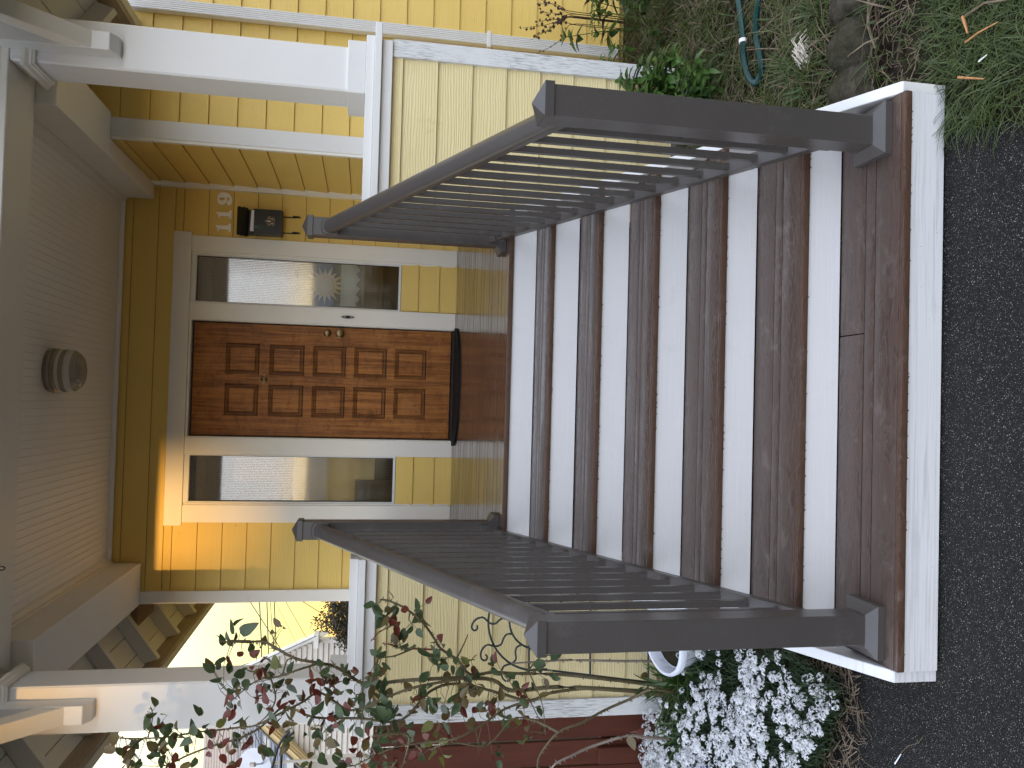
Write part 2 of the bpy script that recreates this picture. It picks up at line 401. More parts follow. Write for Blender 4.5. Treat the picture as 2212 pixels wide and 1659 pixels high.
def flat_shape(name, loops, depth, mat, parent, to3d):
    # 2-D outline with holes, filled and extruded to a solid
    cu = bpy.data.curves.new(name, 'CURVE'); cu.dimensions = '2D'; cu.fill_mode = 'BOTH'; cu.extrude = depth/2
    for lp in loops:
        sp = cu.splines.new('POLY'); sp.points.add(len(lp)-1); sp.use_cyclic_u = True
        for i, (x, y) in enumerate(lp): sp.points[i].co = (x, y, 0, 1)
    t = bpy.data.objects.new(name, cu); col.objects.link(t)
    me = bpy.data.meshes.new_from_object(t.evaluated_get(bpy.context.evaluated_depsgraph_get()))
    bpy.data.objects.remove(t); bpy.data.curves.remove(cu)
    me.name = name
    for v in me.vertices: v.co = Vector(to3d(v.co.x, v.co.y, v.co.z))
    me.materials.clear(); me.materials.append(mat); me.update()
    o = bpy.data.objects.new(name, me); col.objects.link(o); attach(o, parent); return o
# ------------------------------------------------------------------ measured places (metres)
YH, YP, XS = -1.13, -2.39, 1.512
YN, RUN, RISE = -2.5245, .3242, .1463
SXL, SXR = -.921, .8485
G = -7*RISE                                 # ground at the foot of the stairs

# ------------------------------------------------------------------ ground
def flat_poly(name, pts, z, m, kind='structure', parent=None):
    me = MB(); n = len(pts); me.v = [(x, y, z) for x, y in pts]; me.f = [tuple(range(n))]; me.mi = [0]
    o = me.build(name, m, parent)
    if kind: o['kind'] = kind
    return o
flat_poly('ground', [(-900, -900), (900, -900), (900, 900), (-900, 900)], G-.012, M['soil'])
LB = [(-.93, -3.99), (-1.08, -3.86), (-1.23, -3.84), (-1.40, -3.90), (-1.75, -4.02), (-2.4, -4.1), (-3.2, -4.2), (-7, -4.2)]
RB = [(.73, -4.44), (.70, -4.6), (.66, -4.78), (.62, -5.2), (.55, -6.5), (.5, -9), (.5, -14)]
flat_poly('driveway', LB+[(-7, -14)]+RB[::-1]+[(.70, -4.40), (-.90, -4.40)], G-.002, M['asphalt'])
flat_poly('street', [(-60, -26), (60, -26), (60, -14), (-60, -14)], G-.006, M['asphalt'])
def bumpy(name, x0, x1, y0, y1, z, amp, m, n=60, scale=5, seed=0, inside=None, mound=None):
    mb = MB(); nx = n; ny = max(2, int(n*(y1-y0)/(x1-x0)))
    for j in range(ny+1):
        for i in range(nx+1):
            x = x0+(x1-x0)*i/nx; y = y0+(y1-y0)*j/ny
            e = min(1, 6*min(i/nx, 1-i/nx, j/ny, 1-j/ny))
            h = noise.fractal(Vector((x*scale+seed, y*scale, 0)), 1, 2, 4)*amp
            if mound: h += mound(x, y)
            mb.v.append((x, y, z+h*e-(.03*(1-e))))
    for j in range(ny):
        for i in range(nx):
            a = j*(nx+1)+i; mb.f.append((a, a+1, a+nx+2, a+nx+1)); mb.mi.append(0)
    o = mb.build(name, m, None, smooth=True); o['kind'] = 'structure'; return o
bumpy('garden_soil', .885, 4.2, -4.45, -1.16, G+.005, .028, M['mulch'], 90, 7)
bumpy('lawn_soil', .70, 3.4, -6.6, -4.30, G-.002, .012, M['soil'], 60, 6, 3)
bumpy('flower_bed_soil', -4.6, -.965, -3.98, -1.6, G+.01, .03, M['mulch'], 80, 7, 9, mound=lambda x, y: .09*max(0, 1-abs(y+3.1)/.9))

# ------------------------------------------------------------------ house
house = empty('yellow_house', (0, 0, 0), 'yellow clapboard house with white trim, open front porch and brown panelled door', 'house')

def lap(parent, p0, p1, z0, z1, n, m, t0=.004, back=.022, lift=.014, seg_split=None):
    # one lap board: its foot stands lift proud of its head
    (x0, y0), (x1, y1) = p0, p1
    f = lambda x, y, t, z: (x-n[0]*t, y-n[1]*t, z)
    mb = MB()
    zj = z1-.0032; tj = t0+lift*(zj-z0)/(z1+.012-z0)
    mb.hexa([f(x0, y0, t0, z0), f(x1, y1, t0, z0), f(x1, y1, back, z0), f(x0, y0, back, z0),
             f(x0, y0, tj, zj), f(x1, y1, tj, zj), f(x1, y1, back, zj), f(x0, y0, back, zj)])
    mb.cur = 1          # dark strip coloured in as the shade line under each lap
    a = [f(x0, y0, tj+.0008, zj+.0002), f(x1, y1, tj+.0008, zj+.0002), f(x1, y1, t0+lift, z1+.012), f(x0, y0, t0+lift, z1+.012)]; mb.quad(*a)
    return mb.build('siding_board', [m, M['lap_shade']], parent, .0)
def rows(zref, ex, zlo, zhi):
    k = math.floor((zhi-zref)/ex)+1; zs = [zref+(k-i)*ex for i in range(0, 40)]
    res = []
    for a in zs:
        lo, hi = max(a, zlo), min(a+ex, zhi)
        if hi-lo > .012: res.append((lo, hi))
        if a < zlo: break
    return res

# back wall of the porch
bw = MB().box(-1.752, 1.53, .026, .12, 2.09, 2.75).box(-1.752, -1.0, .026, .12, -.05, 2.09).box(1.0, 1.53, .026, .12, -.05, 2.09)
bw.box(-.60, -.46, .026, .12, -.05, 2.09).box(.46, .60, .026, .12, -.05, 2.09)
bw.box(-1.0, -.60, .026, .12, -.05, .455).box(.60, 1.0, .026, .12, -.05, .455)
bw = bw.build('back_wall', M['siding'], house)
FN = (0, -1)
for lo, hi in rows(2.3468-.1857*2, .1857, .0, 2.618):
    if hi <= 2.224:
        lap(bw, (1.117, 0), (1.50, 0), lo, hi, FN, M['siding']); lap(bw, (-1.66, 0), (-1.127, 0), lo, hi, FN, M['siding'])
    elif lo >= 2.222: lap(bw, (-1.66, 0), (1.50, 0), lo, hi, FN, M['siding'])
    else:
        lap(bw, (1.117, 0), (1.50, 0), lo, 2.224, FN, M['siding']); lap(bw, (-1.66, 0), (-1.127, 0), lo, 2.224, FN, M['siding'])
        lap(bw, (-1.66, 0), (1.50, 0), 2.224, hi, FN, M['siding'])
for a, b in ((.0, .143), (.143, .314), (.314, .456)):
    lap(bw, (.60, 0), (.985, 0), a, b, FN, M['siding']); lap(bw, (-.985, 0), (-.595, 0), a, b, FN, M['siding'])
# return wall beside the porch, and the front wall of the house
rw = box('side_wall', M['siding'], house, XS+.026, XS+.12, YH+.05, .02, -.05, 2.75)
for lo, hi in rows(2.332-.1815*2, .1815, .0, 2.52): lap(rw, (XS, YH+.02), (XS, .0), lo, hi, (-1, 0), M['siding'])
fw = box('front_wall', M['siding'], house, XS+.02, 5.2, YH+.026, YH+.12, -1.1, 4.2)
fr = rows(2.332-.1815*2, .1815, -1.0, 3.16)
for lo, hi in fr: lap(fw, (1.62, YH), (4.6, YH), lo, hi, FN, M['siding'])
box('corner_board', M['white_warm'], house, XS-.018, XS+.0, YH-.012, YH+.02, 0, 2.46, .002)
box('corner_board', M['white'], house, XS+.0005, 1.632, YH-.014, YH+.02, -.05, 2.46, .003)
box('corner_board', M['white_warm'], house, -1.752, -1.656, -.012, .03, -.05, 2.5, .003)
box('corner_trim', M['white_warm'], house, 1.486, 1.532, -.026, .03, 0, 2.45, .002)
# unseen side and rear of the house, so that it stands as a closed body
box('left_wall', M['siding'], house, -1.752, -1.70, .121, 7, -1.1, 2.6)
box('right_wall', M['siding'], house, 5.1, 5.2, YH+.121, 7, -1.1, 4.2)
box('foundation', M['concrete'], house, -1.70, 5.1, .13, .25, -1.2, -.06)

# --- entrance: casings, jambs, sidelights, door
cs = M['white_warm']
box('head_casing', cs, house, -1.152, 1.143, -.004, .05, 2.092, 2.224, .003)
box('door_casing', cs, house, .995, 1.118, -.0, .05, .0, 2.091, .003); box('door_casing', cs, house, -1.128, -.99, -.0, .05, .0, 2.091, .003)
box('mullion', cs, house, .462, .594, .0, .07, .0, 2.091, .003); box('mullion', cs, house, -.594, -.464, .0, .07, .0, 2.091, .003)
for x0, x1 in ((.978, .9945), (-.9895, -.976)): box('casing_bead', cs, house, x0, x1, .006, .04, .0, 2.086, .003)
for s in (1, -1):
    xa, xb = (.594, .978) if s > 0 else (-.976, -.594)
    sl = MB()
    sl.box(xa, xb, .014, .06, 2.052, 2.091).box(xa, xb, .012, .07, .456, .476)
    sl.box(xa, xa+.012, .014, .06, .476, 2.052).box(xb-.012, xb, .014, .06, .476, 2.052)
    sl = sl.build('sidelight', M['white'], house, .002)
    box('glass_pane', M['glass'], sl, xa+.012, xb-.012, .046, .051, .476, 2.052)
    gk = MB().box(xa+.012, xa+.017, .040, .046, .476, 2.052).box(xb-.017, xb-.012, .040, .046, .476, 2.052).box(xa+.017, xb-.017, .040, .046, 2.047, 2.052).box(xa+.017, xb-.017, .040, .046, .476, .481)
    gk.build('glazing_gasket', M['gasket'], sl)
jb = MB().box(-.4635, -.456, .0, .12, 0, 2.091).box(.454, .4615, .0, .12, 0, 2.091).box(-.456, .454, .012, .12, 2.073, 2.091).build('door_jamb', cs, house, .002)
box('weather_strip', M['gasket'], house, -.455, .453, .085, .10, .0, 2.072)
th = MB().box(-.456, .454, -.02, .10, .001, .022).build('threshold', M['gasket'], house, .003)
ob = MB()
DY = .052
door = box('front_door', M['door'], house, -.445, .4435, DY, DY+.035, .028, 2.058, .003)
PX = ((-.289, -.036), (.040, .287)); PZ = ((1.557, 1.815), (1.209, 1.481), (.881, 1.142), (.553, .816), (.229, .489))
for (x0, x1) in PX:
    for (z0, z1) in PZ:
        p = MB()
        loops = [(0, 0.), (.003, -.004), (.010, -.011), (.017, -.010), (.019, -.004), (.026, -.0035), (.030, -.007), (.036, -.0015)]
        def ring(i, y):
            return [(x0+i, DY+y, z0+i), (x1-i, DY+y, z0+i), (x1-i, DY+y, z1-i), (x0+i, DY+y, z1-i)]
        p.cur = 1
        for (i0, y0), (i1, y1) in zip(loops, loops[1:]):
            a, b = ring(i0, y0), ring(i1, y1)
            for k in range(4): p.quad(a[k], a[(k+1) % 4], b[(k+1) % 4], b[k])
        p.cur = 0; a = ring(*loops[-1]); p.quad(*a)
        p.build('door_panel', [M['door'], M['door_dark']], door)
for z, r, nm in ((1.035, .031, 'deadbolt'), (.935, .036, 'door_knob')):
    c = (.396, DY, z)
    if nm == 'deadbolt': pr = [(r, 0), (r, .006), (r*.86, .014), (r*.62, .017), (r*.56, .026), (r*.2, .028)]
    else: pr = [(r, 0), (r, .006), (r*.8, .012), (r*.36, .016), (r*.36, .030), (r*.75, .040), (r*.86, .055), (r*.72, .068), (r*.3, .072)]
    k = MB().lathe(pr, c, 'Y', 24).build(nm, M['brass'], door, smooth=True)
    # key slot
flat = MB().lathe([(.027, 0), (.027, .004), (.019, .008), (.017, .016), (.009, .018), (.004, .014)], (.007, DY, 1.516), 'Y', 20)
flat.box(.007-.036, .007-.027, DY-.006, DY, 1.508, 1.524).box(.007+.027, .007+.036, DY-.006, DY, 1.508, 1.524).build('peephole_knocker', M['brass'], door, smooth=False)

# interior behind the sidelights
rm = MB().box(-2, 2.2, 2.9, 2.95, -.05, 2.6).box(-2, 2.2, .25, 2.9, -.06, -.002).box(-2, 2.2, .25, 2.9, 2.45, 2.5)
rm.box(-1.65, -1.6, .125, 2.9, -.05, 2.5)
rm = rm.build('hallway', M['interior'], house)
box('inner_door_frame', M['interior_d'], rm, .62, .70, 1.0, 1.08, 0, 2.1, .004); box('newel_post', M['interior_d'], rm, .93, 1.0, .62, .69, 0, 1.35, .006)
box('dado_panel', M['interior_d'], rm, .56, 1.3, .48, .50, 0, .72, .004); box('pane_sheet', M['drape'], rm, .56, 1.10, .27, .28, .80, 1.30, .004)
box('pane_sheet', M['plaque'], rm, -1.0, -.55, .20, .21, .62, 1.28, .004); box('reflection_board', M['interior_d'], rm, -1.05, -.80, .16, .19, .40, .78, .004)  # added golden sheet and dark board imitate the sunset reflected in this pane
box('panelling', M['interior'], rm, .56, 1.10, .285, .295, .60, .80, .004)
box('cupboard', M['interior_d'], rm, -1.5, -.7, 1.2, 1.6, 0, 1.9, .01)

# ceiling of the porch: narrow beaded boards
cl = box('porch_ceiling', M['ceiling'], house, -1.5, 1.5, -2.2, .03, 2.624, 2.66)
x = -1.44
while x < 1.40:
    MB().hexa([(x+.0006, -2.0, 2.618), (x+.0454, -2.0, 2.618), (x+.0454, -.0, 2.618), (x+.0006, -.0, 2.618),
               (x+.0006, -2.0, 2.6235), (x+.0454, -2.0, 2.6235), (x+.0454, -.0, 2.6235), (x+.0006, -.0, 2.6235)]).build('bead_board', M['ceiling'], cl, .0011)
    x += .046
MB().prism([(-1.42, -.0005, 2.617), (-1.42, -.022, 2.617), (-1.42, -.018, 2.600), (-1.42, -.008, 2.588), (-1.42, -.0005, 2.586)], (2.79, 0, 0)).build('crown_moulding', M['white_warm'], cl)
for s, xb in ((1, 1.372), (-1, -1.434)):
    pr = [(xb-s*.0005, 0, 2.617), (xb-s*.045, 0, 2.617), (xb-s*.038, 0, 2.602), (xb-s*.016, 0, 2.585), (xb-s*.012, 0, 2.570), (xb-s*.0005, 0, 2.566)]
    MB().prism([(a, -.023, c) for a, b, c in pr], (0, -1.98, 0)).build('crown_moulding', M['white_warm'], cl)

# beams
bm_l = box('porch_beam', M['ceiling'], house, -1.757, -1.435, -2.05, -.014, 2.370, 2.66, .004)
bm_r = MB().box(1.373, 1.66, -2.05, YH-.016, 2.374, 2.66).box(1.373, XS-.0195, YH-.015, -.0275, 2.3745, 2.66).build('porch_beam', M['ceiling'], house, .004)
fbm = MB().box(-1.80, 1.72, YP, -2.06, 2.476, 2.80).build('front_beam', M['white_warm'], house, .004)
box('beam_band', M['white_warm'], fbm, -1.81, 1.73, YP-.014, YP-.0005, 2.515, 2.82, .003)
# columns
for s, (xa, xb) in ((1, (1.468, 1.702)), (-1, (-1.802, -1.568))):
    cb = box('porch_column', M['white_col'], house, xa, xb, YP+.002, -2.14, .767, 2.475, .009)
    box('column_base', M['white_peel' if 0 else 'white'], cb, xa-.012 if s > 0 else xa-.03, xb+.03 if s > 0 else xb+.012, YP-.018, -2.045, .7665, .861, .004)
    cx0, cx1, cy0, cy1 = xa, xb, YP+.002, -2.14
    cp = MB()
    prof = [(.0, 2.352), (.013, 2.355), (.016, 2.364), (.020, 2.366), (.021, 2.378), (.032, 2.392), (.034, 2.408), (.012, 2.412), (.0, 2.412)]
    def rg(d, z): return [(cx0-d, cy0-d, z), (cx1+d, cy0-d, z), (cx1+d, cy1+d, z), (cx0-d, cy1+d, z)]
    for (d0, z0), (d1, z1) in zip(prof, prof[1:]):
        a, b = rg(d0, z0), rg(d1, z1)
        for k in range(4): cp.quad(a[k], a[(k+1) % 4], b[(k+1) % 4], b[k])
    cp.build('capital', M['white_warm'], cb)
    # bracket: upright against the column and a strut out to the barge board
    bx0, bx1 = (1.522, 1.612) if s > 0 else (-1.722, -1.631)
    br = MB()
    # upright with a chamfered foot
    br.prism([(bx0, YP, 1.962), (bx0, YP-.045, 1.962), (bx0, YP-.10, 1.992), (bx0, YP-.10, 3.0), (bx0, YP, 3.0)], (bx1-bx0, 0, 0))
    br = br.build('bracket', M['white'], house, .003)
    MB().prism([(bx0+.003, YP-.098, 2.070), (bx0+.003, YP-.74, 2.712), (bx0+.003, YP-.74, 2.84), (bx0+.003, YP-.098, 2.198)], (bx1-bx0-.006, 0, 0)).build('strut', M['white_warm'], br, .003)

# low porch walls with cap
for s in (1, -1):
    a, b = (.885, 1.762) if s > 0 else (-1.815, -.958)
    pw = MB().box(a, b, YP+.026, YP+.12, -.93 if s > 0 else -.95, .66)
    if s > 0: pw.box(b-.10, b-.006, YP+.12, YH, -.93, .66)
    else: pw.box(a+.006, a+.10, YP+.12, .12, -.93, .66)
    pw = pw.build('porch_wall', M['siding_pale'], house)
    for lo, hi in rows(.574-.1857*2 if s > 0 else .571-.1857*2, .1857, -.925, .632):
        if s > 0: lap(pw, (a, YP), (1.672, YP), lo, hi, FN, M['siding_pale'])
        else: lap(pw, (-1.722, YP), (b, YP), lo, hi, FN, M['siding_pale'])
    if s > 0: box('corner_board', M['white_peel'], pw, 1.671, 1.765, YP-.010, YP+.03, -.94, .629, .002)
    else: box('corner_board', M['white_peel'], pw, -1.818, -1.722, YP-.010, YP+.03, -.94, .629, .002)
    c = MB()
    xo = b if s > 0 else a
    sg = 1 if s > 0 else -1
    x_in = a if s > 0 else b
    def bx(xa, xb, *r): c.box(min(xa, xb), max(xa, xb), *r)
    cap = MB()
    def cbx(xa, xb, *r): cap.box(min(xa, xb), max(xa, xb), *r)
    cbx(x_in, xo+sg*.062, YP-.055, -2.00, .686, .7225); cbx(x_in, xo+sg*.002, YP-.028, -2.03, .723, .7665)
    cbx(x_in, xo-sg*.012, YP-.024, -2.03, .6295, .6855)
    if s > 0: cbx(1.40, 1.80, -1.999, YH-.016, .686, .7225); 
    else: cbx(-1.85, -1.46, -1.999, -.001, .686, .7225)
    cap.build('wall_cap', M['white'], pw, .003)
box('foundation', M['concrete'], house, .90, 1.70, YP+.02, YP+.12, -1.15, -.932, .004)
box('foundation', M['concrete'], house, -1.75, -.97, YP+.03, YP+.12, -1.15, -.952, .004)

# roof over the porch: rafters, boarding, fascia, covering
SL = .72
XR = -.04                                    # ridge
def zu(x): return 2.238+SL*(2.2-abs(x-XR-0*x)) if False else 2.238+SL*((2.2-.04)-abs(x-XR))   # underside of rafters
roof = MB()
Y0r = -3.15
for sgn in (1, -1):
    xe = XR+sgn*2.26; y1 = 7.0 if sgn < 0 else YH-.002
    z_e = zu(xe)+.14; z_r = zu(XR)+.14
    roof.hexa([(XR, Y0r, z_r+.02), (xe, Y0r, z_e+.02), (xe, y1, z_e+.02), (XR, y1, z_r+.02), (XR, Y0r, z_r+.06), (xe, Y0r, z_e+.06), (xe, y1, z_e+.06), (XR, y1, z_r+.06)])
roof = roof.build('roof', M['shingle'], house)
for sgn in (1, -1):
    y1 = 6.0 if sgn < 0 else YH-.004
    ys = [(.074+.70*k) for k in range(-4, 8)] if sgn < 0 else [-1.62-.70*k for k in range(0, 3)]
    for y in ys:
        xi, xo = XR+sgn*.4, XR+sgn*2.16
        MB().hexa([(xi, y, zu(xi)), (xo, y, zu(xo)), (xo, y+.07, zu(xo)), (xi, y+.07, zu(xi)),
                   (xi, y, zu(xi)+.128), (xo+sgn*.03, y, zu(xo)+.128-.03*SL), (xo+sgn*.03, y+.07, zu(xo)+.128-.03*SL), (xi, y+.07, zu(xi)+.128)]).build('rafter', M['eave'], roof, .003)
    # boarding laid on the rafters
    d = 1.60
    while d < 2.24:
        xa, xb = XR+sgn*(d+.0025), XR+sgn*min(d+.1275, 2.245)
        za, zb = zu(xa)+.130, zu(xb)+.130
        MB().hexa([(xa, Y0r, za), (xb, Y0r, zb), (xb, y1, zb), (xa, y1, za), (xa, Y0r, za+.026), (xb, Y0r, zb+.026), (xb, y1, zb+.026), (xa, y1, za+.026)]).build('roof_board', M['eave'], roof, .002)
        d += .13
    xo = XR+sgn*2.20
    box('fascia_board', M['fascia_wood'], roof, min(xo, xo+sgn*.03), max(xo, xo+sgn*.03), Y0r, y1, 2.222, 2.352, .002)
    # gutter
    gx = xo+sgn*.031
    MB().prism([(gx, Y0r, 2.215), (gx+sgn*.045, Y0r, 2.205), (gx+sgn*.10, Y0r, 2.245), (gx+sgn*.11, Y0r, 2.325), (gx, Y0r, 2.325)], (0, (y1-Y0r), 0)).build('gutter', M['eave'], roof)
# gable front: board wall above the beam and barge boards
gz = MB().prism([(-1.79, YP+.004, 2.801), (1.71, YP+.004, 2.801), (XR, YP+.004, 2.801+1.75*SL)], (0, .04, 0)).build('gable_wall', M['siding'], house)
for sgn in (1, -1):
    xo = XR+sgn*2.25
    MB().hexa([(XR, Y0r, zu(XR)-.02), (xo, Y0r, zu(xo)-.02), (xo, Y0r+.04, zu(xo)-.02), (XR, Y0r+.04, zu(XR)-.02),
               (XR, Y0r, zu(XR)+.155), (xo, Y0r, zu(xo)+.155), (xo, Y0r+.04, zu(xo)+.155), (XR, Y0r+.04, zu(XR)+.155)]).build('barge_board', M['white'], roof, .003)

box('tie_beam', M['white_warm'], house, XR-1.95, XR+1.95, -3.14, -3.0, 2.335, 2.62, .004)
# porch floor
pf = struct(MB().box(-1.75, 1.5, -2.26, .02, -.12, -.026).box(-.955, .883, -2.50, -2.262, -.12, -.026).build('porch_floor', M['concrete']))
y = .0; k = 0
while y > -2.37:
    w_ = .1155
    x0, x1 = (-1.71, 1.52) if y-w_ > -2.27 else (-.956, .883)
    MB().box(x0, x1, y-w_+.0028, y-.0002, -.0255, -.0005*(k % 3)).build('plank', M['porch_floor'], pf, .003)
    y -= w_; k += 1
MB().box(-.956, .883, YN+.006, y-.0005, -.0255, -.0005).build('plank', M['porch_floor'], pf, .003)

# ------------------------------------------------------------------ stairs
st = empty('front_stairs', (0, -3.5, G), 'six brown plank steps with white risers and white side boards up to the porch', 'stairs')
def rnd_board(name, m, parent, x0, x1, y0, y1, z0, z1, bevel=.004, me=None):
    mm = MB(); mm.box(x0, x1, y0, y1, z0, z1)
    return mm.build(name, m, parent, bevel, True, 2)
for k in range(1, 8):
    zt = -(k-1)*RISE; yf = YN-(k-1)*RUN
    xa, xb = (SXL+.001, SXR-.001)
    mb = box('riser', M['white_fascia' if k == 7 else 'white_riser'], st, xa, xb, yf+.009, yf+.028, zt-RISE+(.0 if k < 7 else .004), zt-.025, .001)
for k in range(1, 7):
    zt = -k*RISE; yf = YN-k*RUN; xa, xb = SXL+.001, SXR-.001
    yb = yf+RUN+.009
    tr = box('tread', M['gasket'], st, xa+.01, xb-.01, yf+.03, yb-.004, zt-.032, zt-.0255)
    dz = .0008*((k*7) % 3)
    if k == 1:
        jx = -.12
        rnd_board('plank', M['tread'], tr, xa, xb, yf+.1965, yb-.0015, zt-.0252, zt-.0012)
    elif k == 6:
        jx = .117-.0
        for (u0, u1) in ((xa, jx-.0012), (jx+.0012, xb)): rnd_board('plank', M['tread'], tr, u0, u1, yf+.1965, yb-.0015, zt-.0252, zt-.0012-(.001 if u0 > 0 else 0))
    else: rnd_board('plank', M['tread'], tr, xa, xb, yf+.1965, yb-.0015, zt-.0252, zt-.0012-dz)
    rnd_board('plank', M['tread'], tr, xa, xb, yf+.1420, yf+.1900, zt-.0252, zt-.0006, .003)
    rnd_board('plank', M['tread'], tr, xa, xb, yf+.0200, yf+.1370, zt-.0252, zt-.0, .0035)
    rnd_board('nosing', M['tread_edge'], tr, xa, xb, yf, yf+.0197, zt-.0254, zt-.0002, .005)
rnd_board('nosing', M['tread_edge'], st, SXL+.001, SXR-.001, YN, YN+.0055, -.0254, -.0006, .002)
for s in (1, -1):
    xa, xb = (SXR, SXR+.036) if s > 0 else (SXL-.036, SXL)
    z = lambda y: -.889+.449*(y+4.437)
    MB().prism([(xa, -4.447, G-.01), (xa, -4.447, -.885), (xa, -4.435, -.878), (xa, -2.42, z(-2.42)), (xa, -2.42, -.30), (xa, -3.9, G-.01)], (xb-xa, 0, 0)).build('skirt_board', M['white_fascia' if s < 0 else 'white'], st, .002)

# ------------------------------------------------------------------ railings
def railing(xp, cap_b, label, group):
    root = empty('stair_railing', (xp, -3.33, -.45), label, 'railing', group)
    hw = .0465
    for (y, z0, z1) in ((-4.3275, -6*RISE, cap_b), (-2.345, 0, 1.0117)):
        p = box('post', M['rail'], root, xp-hw, xp+hw, y-hw, y+hw, z0+.006, z1, .003)
        c = MB(); e = hw+.006
        c.box(xp-e, xp+e, y-e, y+e, z1-.002, z1+.026)
        c.build('post_cap', M['rail'], p, .001)
        q = MB(); n = z1+.0262
        b4 = [(xp-e, y-e, n), (xp+e, y-e, n), (xp+e, y+e, n), (xp-e, y+e, n)]; ap = (xp, y, n+.030)
        for k in range(4): q.tri(b4[k], b4[(k+1) % 4], ap)
        q.quad(*b4[::-1]); q.build('cap_point', M['rail'], p)
        # skirt trim at the foot: sloping collar
        t = MB(); o1, o2, h1, h2 = hw+.036, hw+.004, .024, .046
        def rr(d, zz): return [(xp-d, y-d, z0+zz), (xp+d, y-d, z0+zz), (xp+d, y+d, z0+zz), (xp-d, y+d, z0+zz)]
        for A, B in ((rr(o1, .001), rr(o1, h1)), (rr(o1, h1), rr(o2, h2)), (rr(o2, h2), rr(hw-.002, h2))):
            for k in range(4): t.quad(A[k], A[(k+1) % 4], B[(k+1) % 4], B[k])
        t.build('base_trim', M['rail'], p, .0015)
    yA, yB = -4.3275+hw, -2.345-hw
    zA, zB = cap_b-.068, .925
    s_ = (zB-zA)/(yB-yA)
    # handrail: rounded top with a grooved underside
    prof = []
    for k in range(13):
        a = math.pi*k/12; prof.append((.036*math.cos(a), .012+.026*math.sin(a)))
    prof += [(-.036, .0), (-.031, -.006), (-.031, -.018), (-.026, -.022), (-.026, -.032), (.026, -.032), (.026, -.022), (.031, -.018), (.031, -.006), (.036, .0)]
    tr = MB(); tr.prism([(xp+a, yA, zA+b) for a, b in prof], (0, yB-yA, zB-zA)).build('top_rail', M['rail'], root, smooth=True)
    zb0 = lambda y: -.618+.4335*(y+4.005)
    yE, yF = yA, yB
    br = MB().prism([(xp-.024, yE, zb0(yE)-.040), (xp-.024, yE, zb0(yE)), (xp+.024, yE, zb0(yE)), (xp+.024, yE, zb0(yE)-.040)], (0, yF-yE, zb0(yF)-zb0(yE))).build('bottom_rail', M['rail'], root, .002)
    for (yy, dy) in ((yA, .05), (yB, -.05)):       # mounting brackets
        z = zb0(yy); MB().prism([(xp-.031, yy, z-.05), (xp-.031, yy, z+.012), (xp-.031, yy+dy, z+.012+dy*.43), (xp-.031, yy+dy, z-.05+dy*.43)], (.062, 0, 0)).build('rail_bracket', M['rail'], root, .003)
    for (yy, dy) in ((yA, .018), (yB, -.018)):
        z = zA+(yy-yA)*s_; MB().prism([(xp-.041, yy, z-.040), (xp-.041, yy, z+.032), (xp-.020, yy, z+.045), (xp+.020, yy, z+.045), (xp+.041, yy, z+.032), (xp+.041, yy, z-.040)], (0, dy, dy*s_)).build('rail_collar', M['rail'], root, .002)
    y = -4.126
    while y < -2.46:
        b = .0113; z0 = zb0(y)-.004; z1 = zA+(y-yA)*s_-.028
        MB().hexa([(xp-b, y-b, z0-b*.43), (xp+b, y-b, z0-b*.43), (xp+b, y+b, z0+b*.43), (xp-b, y+b, z0+b*.43), (xp-b, y-b, z1), (xp+b, y-b, z1), (xp+b, y+b, z1+.004), (xp-b, y+b, z1+.004)]).build('baluster', M['rail'], root, .0012)
        y += .1175
    return root
railing(.752, .200, 'dark bronze stair railing on the side of the mailbox and the garden hose', 'dark bronze railings on both sides of the stairs')
railing(-.819, .182, 'dark bronze stair railing on the side of the rose bush and the white flowers', 'dark bronze railings on both sides of the stairs')

# ------------------------------------------------------------------ downspout
ds = empty('downspout', (2.37, YH-.04, G), 'white ribbed metal downspout beside the right porch column', 'downspout')
d = MB(); xa, xb = 2.335, 2.412; ya, yb = YH-.060, YH-.006
def ribs(x0, x1, n, y, amp):
    pts = []
    for i in range(n): 
        t = x0+(x1-x0)*i/n; w_ = (x1-x0)/n
        pts += [(t+w_*.1, y), (t+w_*.35, y-amp), (t+w_*.65, y-amp), (t+w_*.9, y)]
    return pts
pts = ribs(xa, xb, 6, ya, .004)
d.prism([(x, y, G+.05) for x, y in pts]+[(xb, ya, G+.05), (xb, yb, G+.05), (xa, yb, G+.05), (xa, ya, G+.05)], (0, 0, 2.30-G-.05))
d.build('pipe', M['white'], ds)
d = MB(); d.prism([(xa, ya-.002, 2.301), (xa, yb, 2.301), (xa, yb-.06, 2.42), (xa, ya-.09, 2.42)], (xb-xa, 0, 0)); d.build('elbow', M['white'], ds, .004)
box('strap', M['white'], ds, xa-.018, xb+.018, ya-.0065, YH-.004, -.06, -.035, .002)
def smooth_pts(P, sub=4):
    out_ = []
    for i in range(len(P)-1):
        p0 = P[max(i-1, 0)]; p1 = P[i]; p2 = P[i+1]; p3 = P[min(i+2, len(P)-1)]
        for k in range(sub):
            t = k/sub
            out_.append(tuple(.5*((2*p1[j])+(-p0[j]+p2[j])*t+(2*p0[j]-5*p1[j]+4*p2[j]-p3[j])*t*t+(-p0[j]+3*p1[j]-3*p2[j]+p3[j])*t**3) for j in range(3)))
    out_.append(P[-1]); return out_
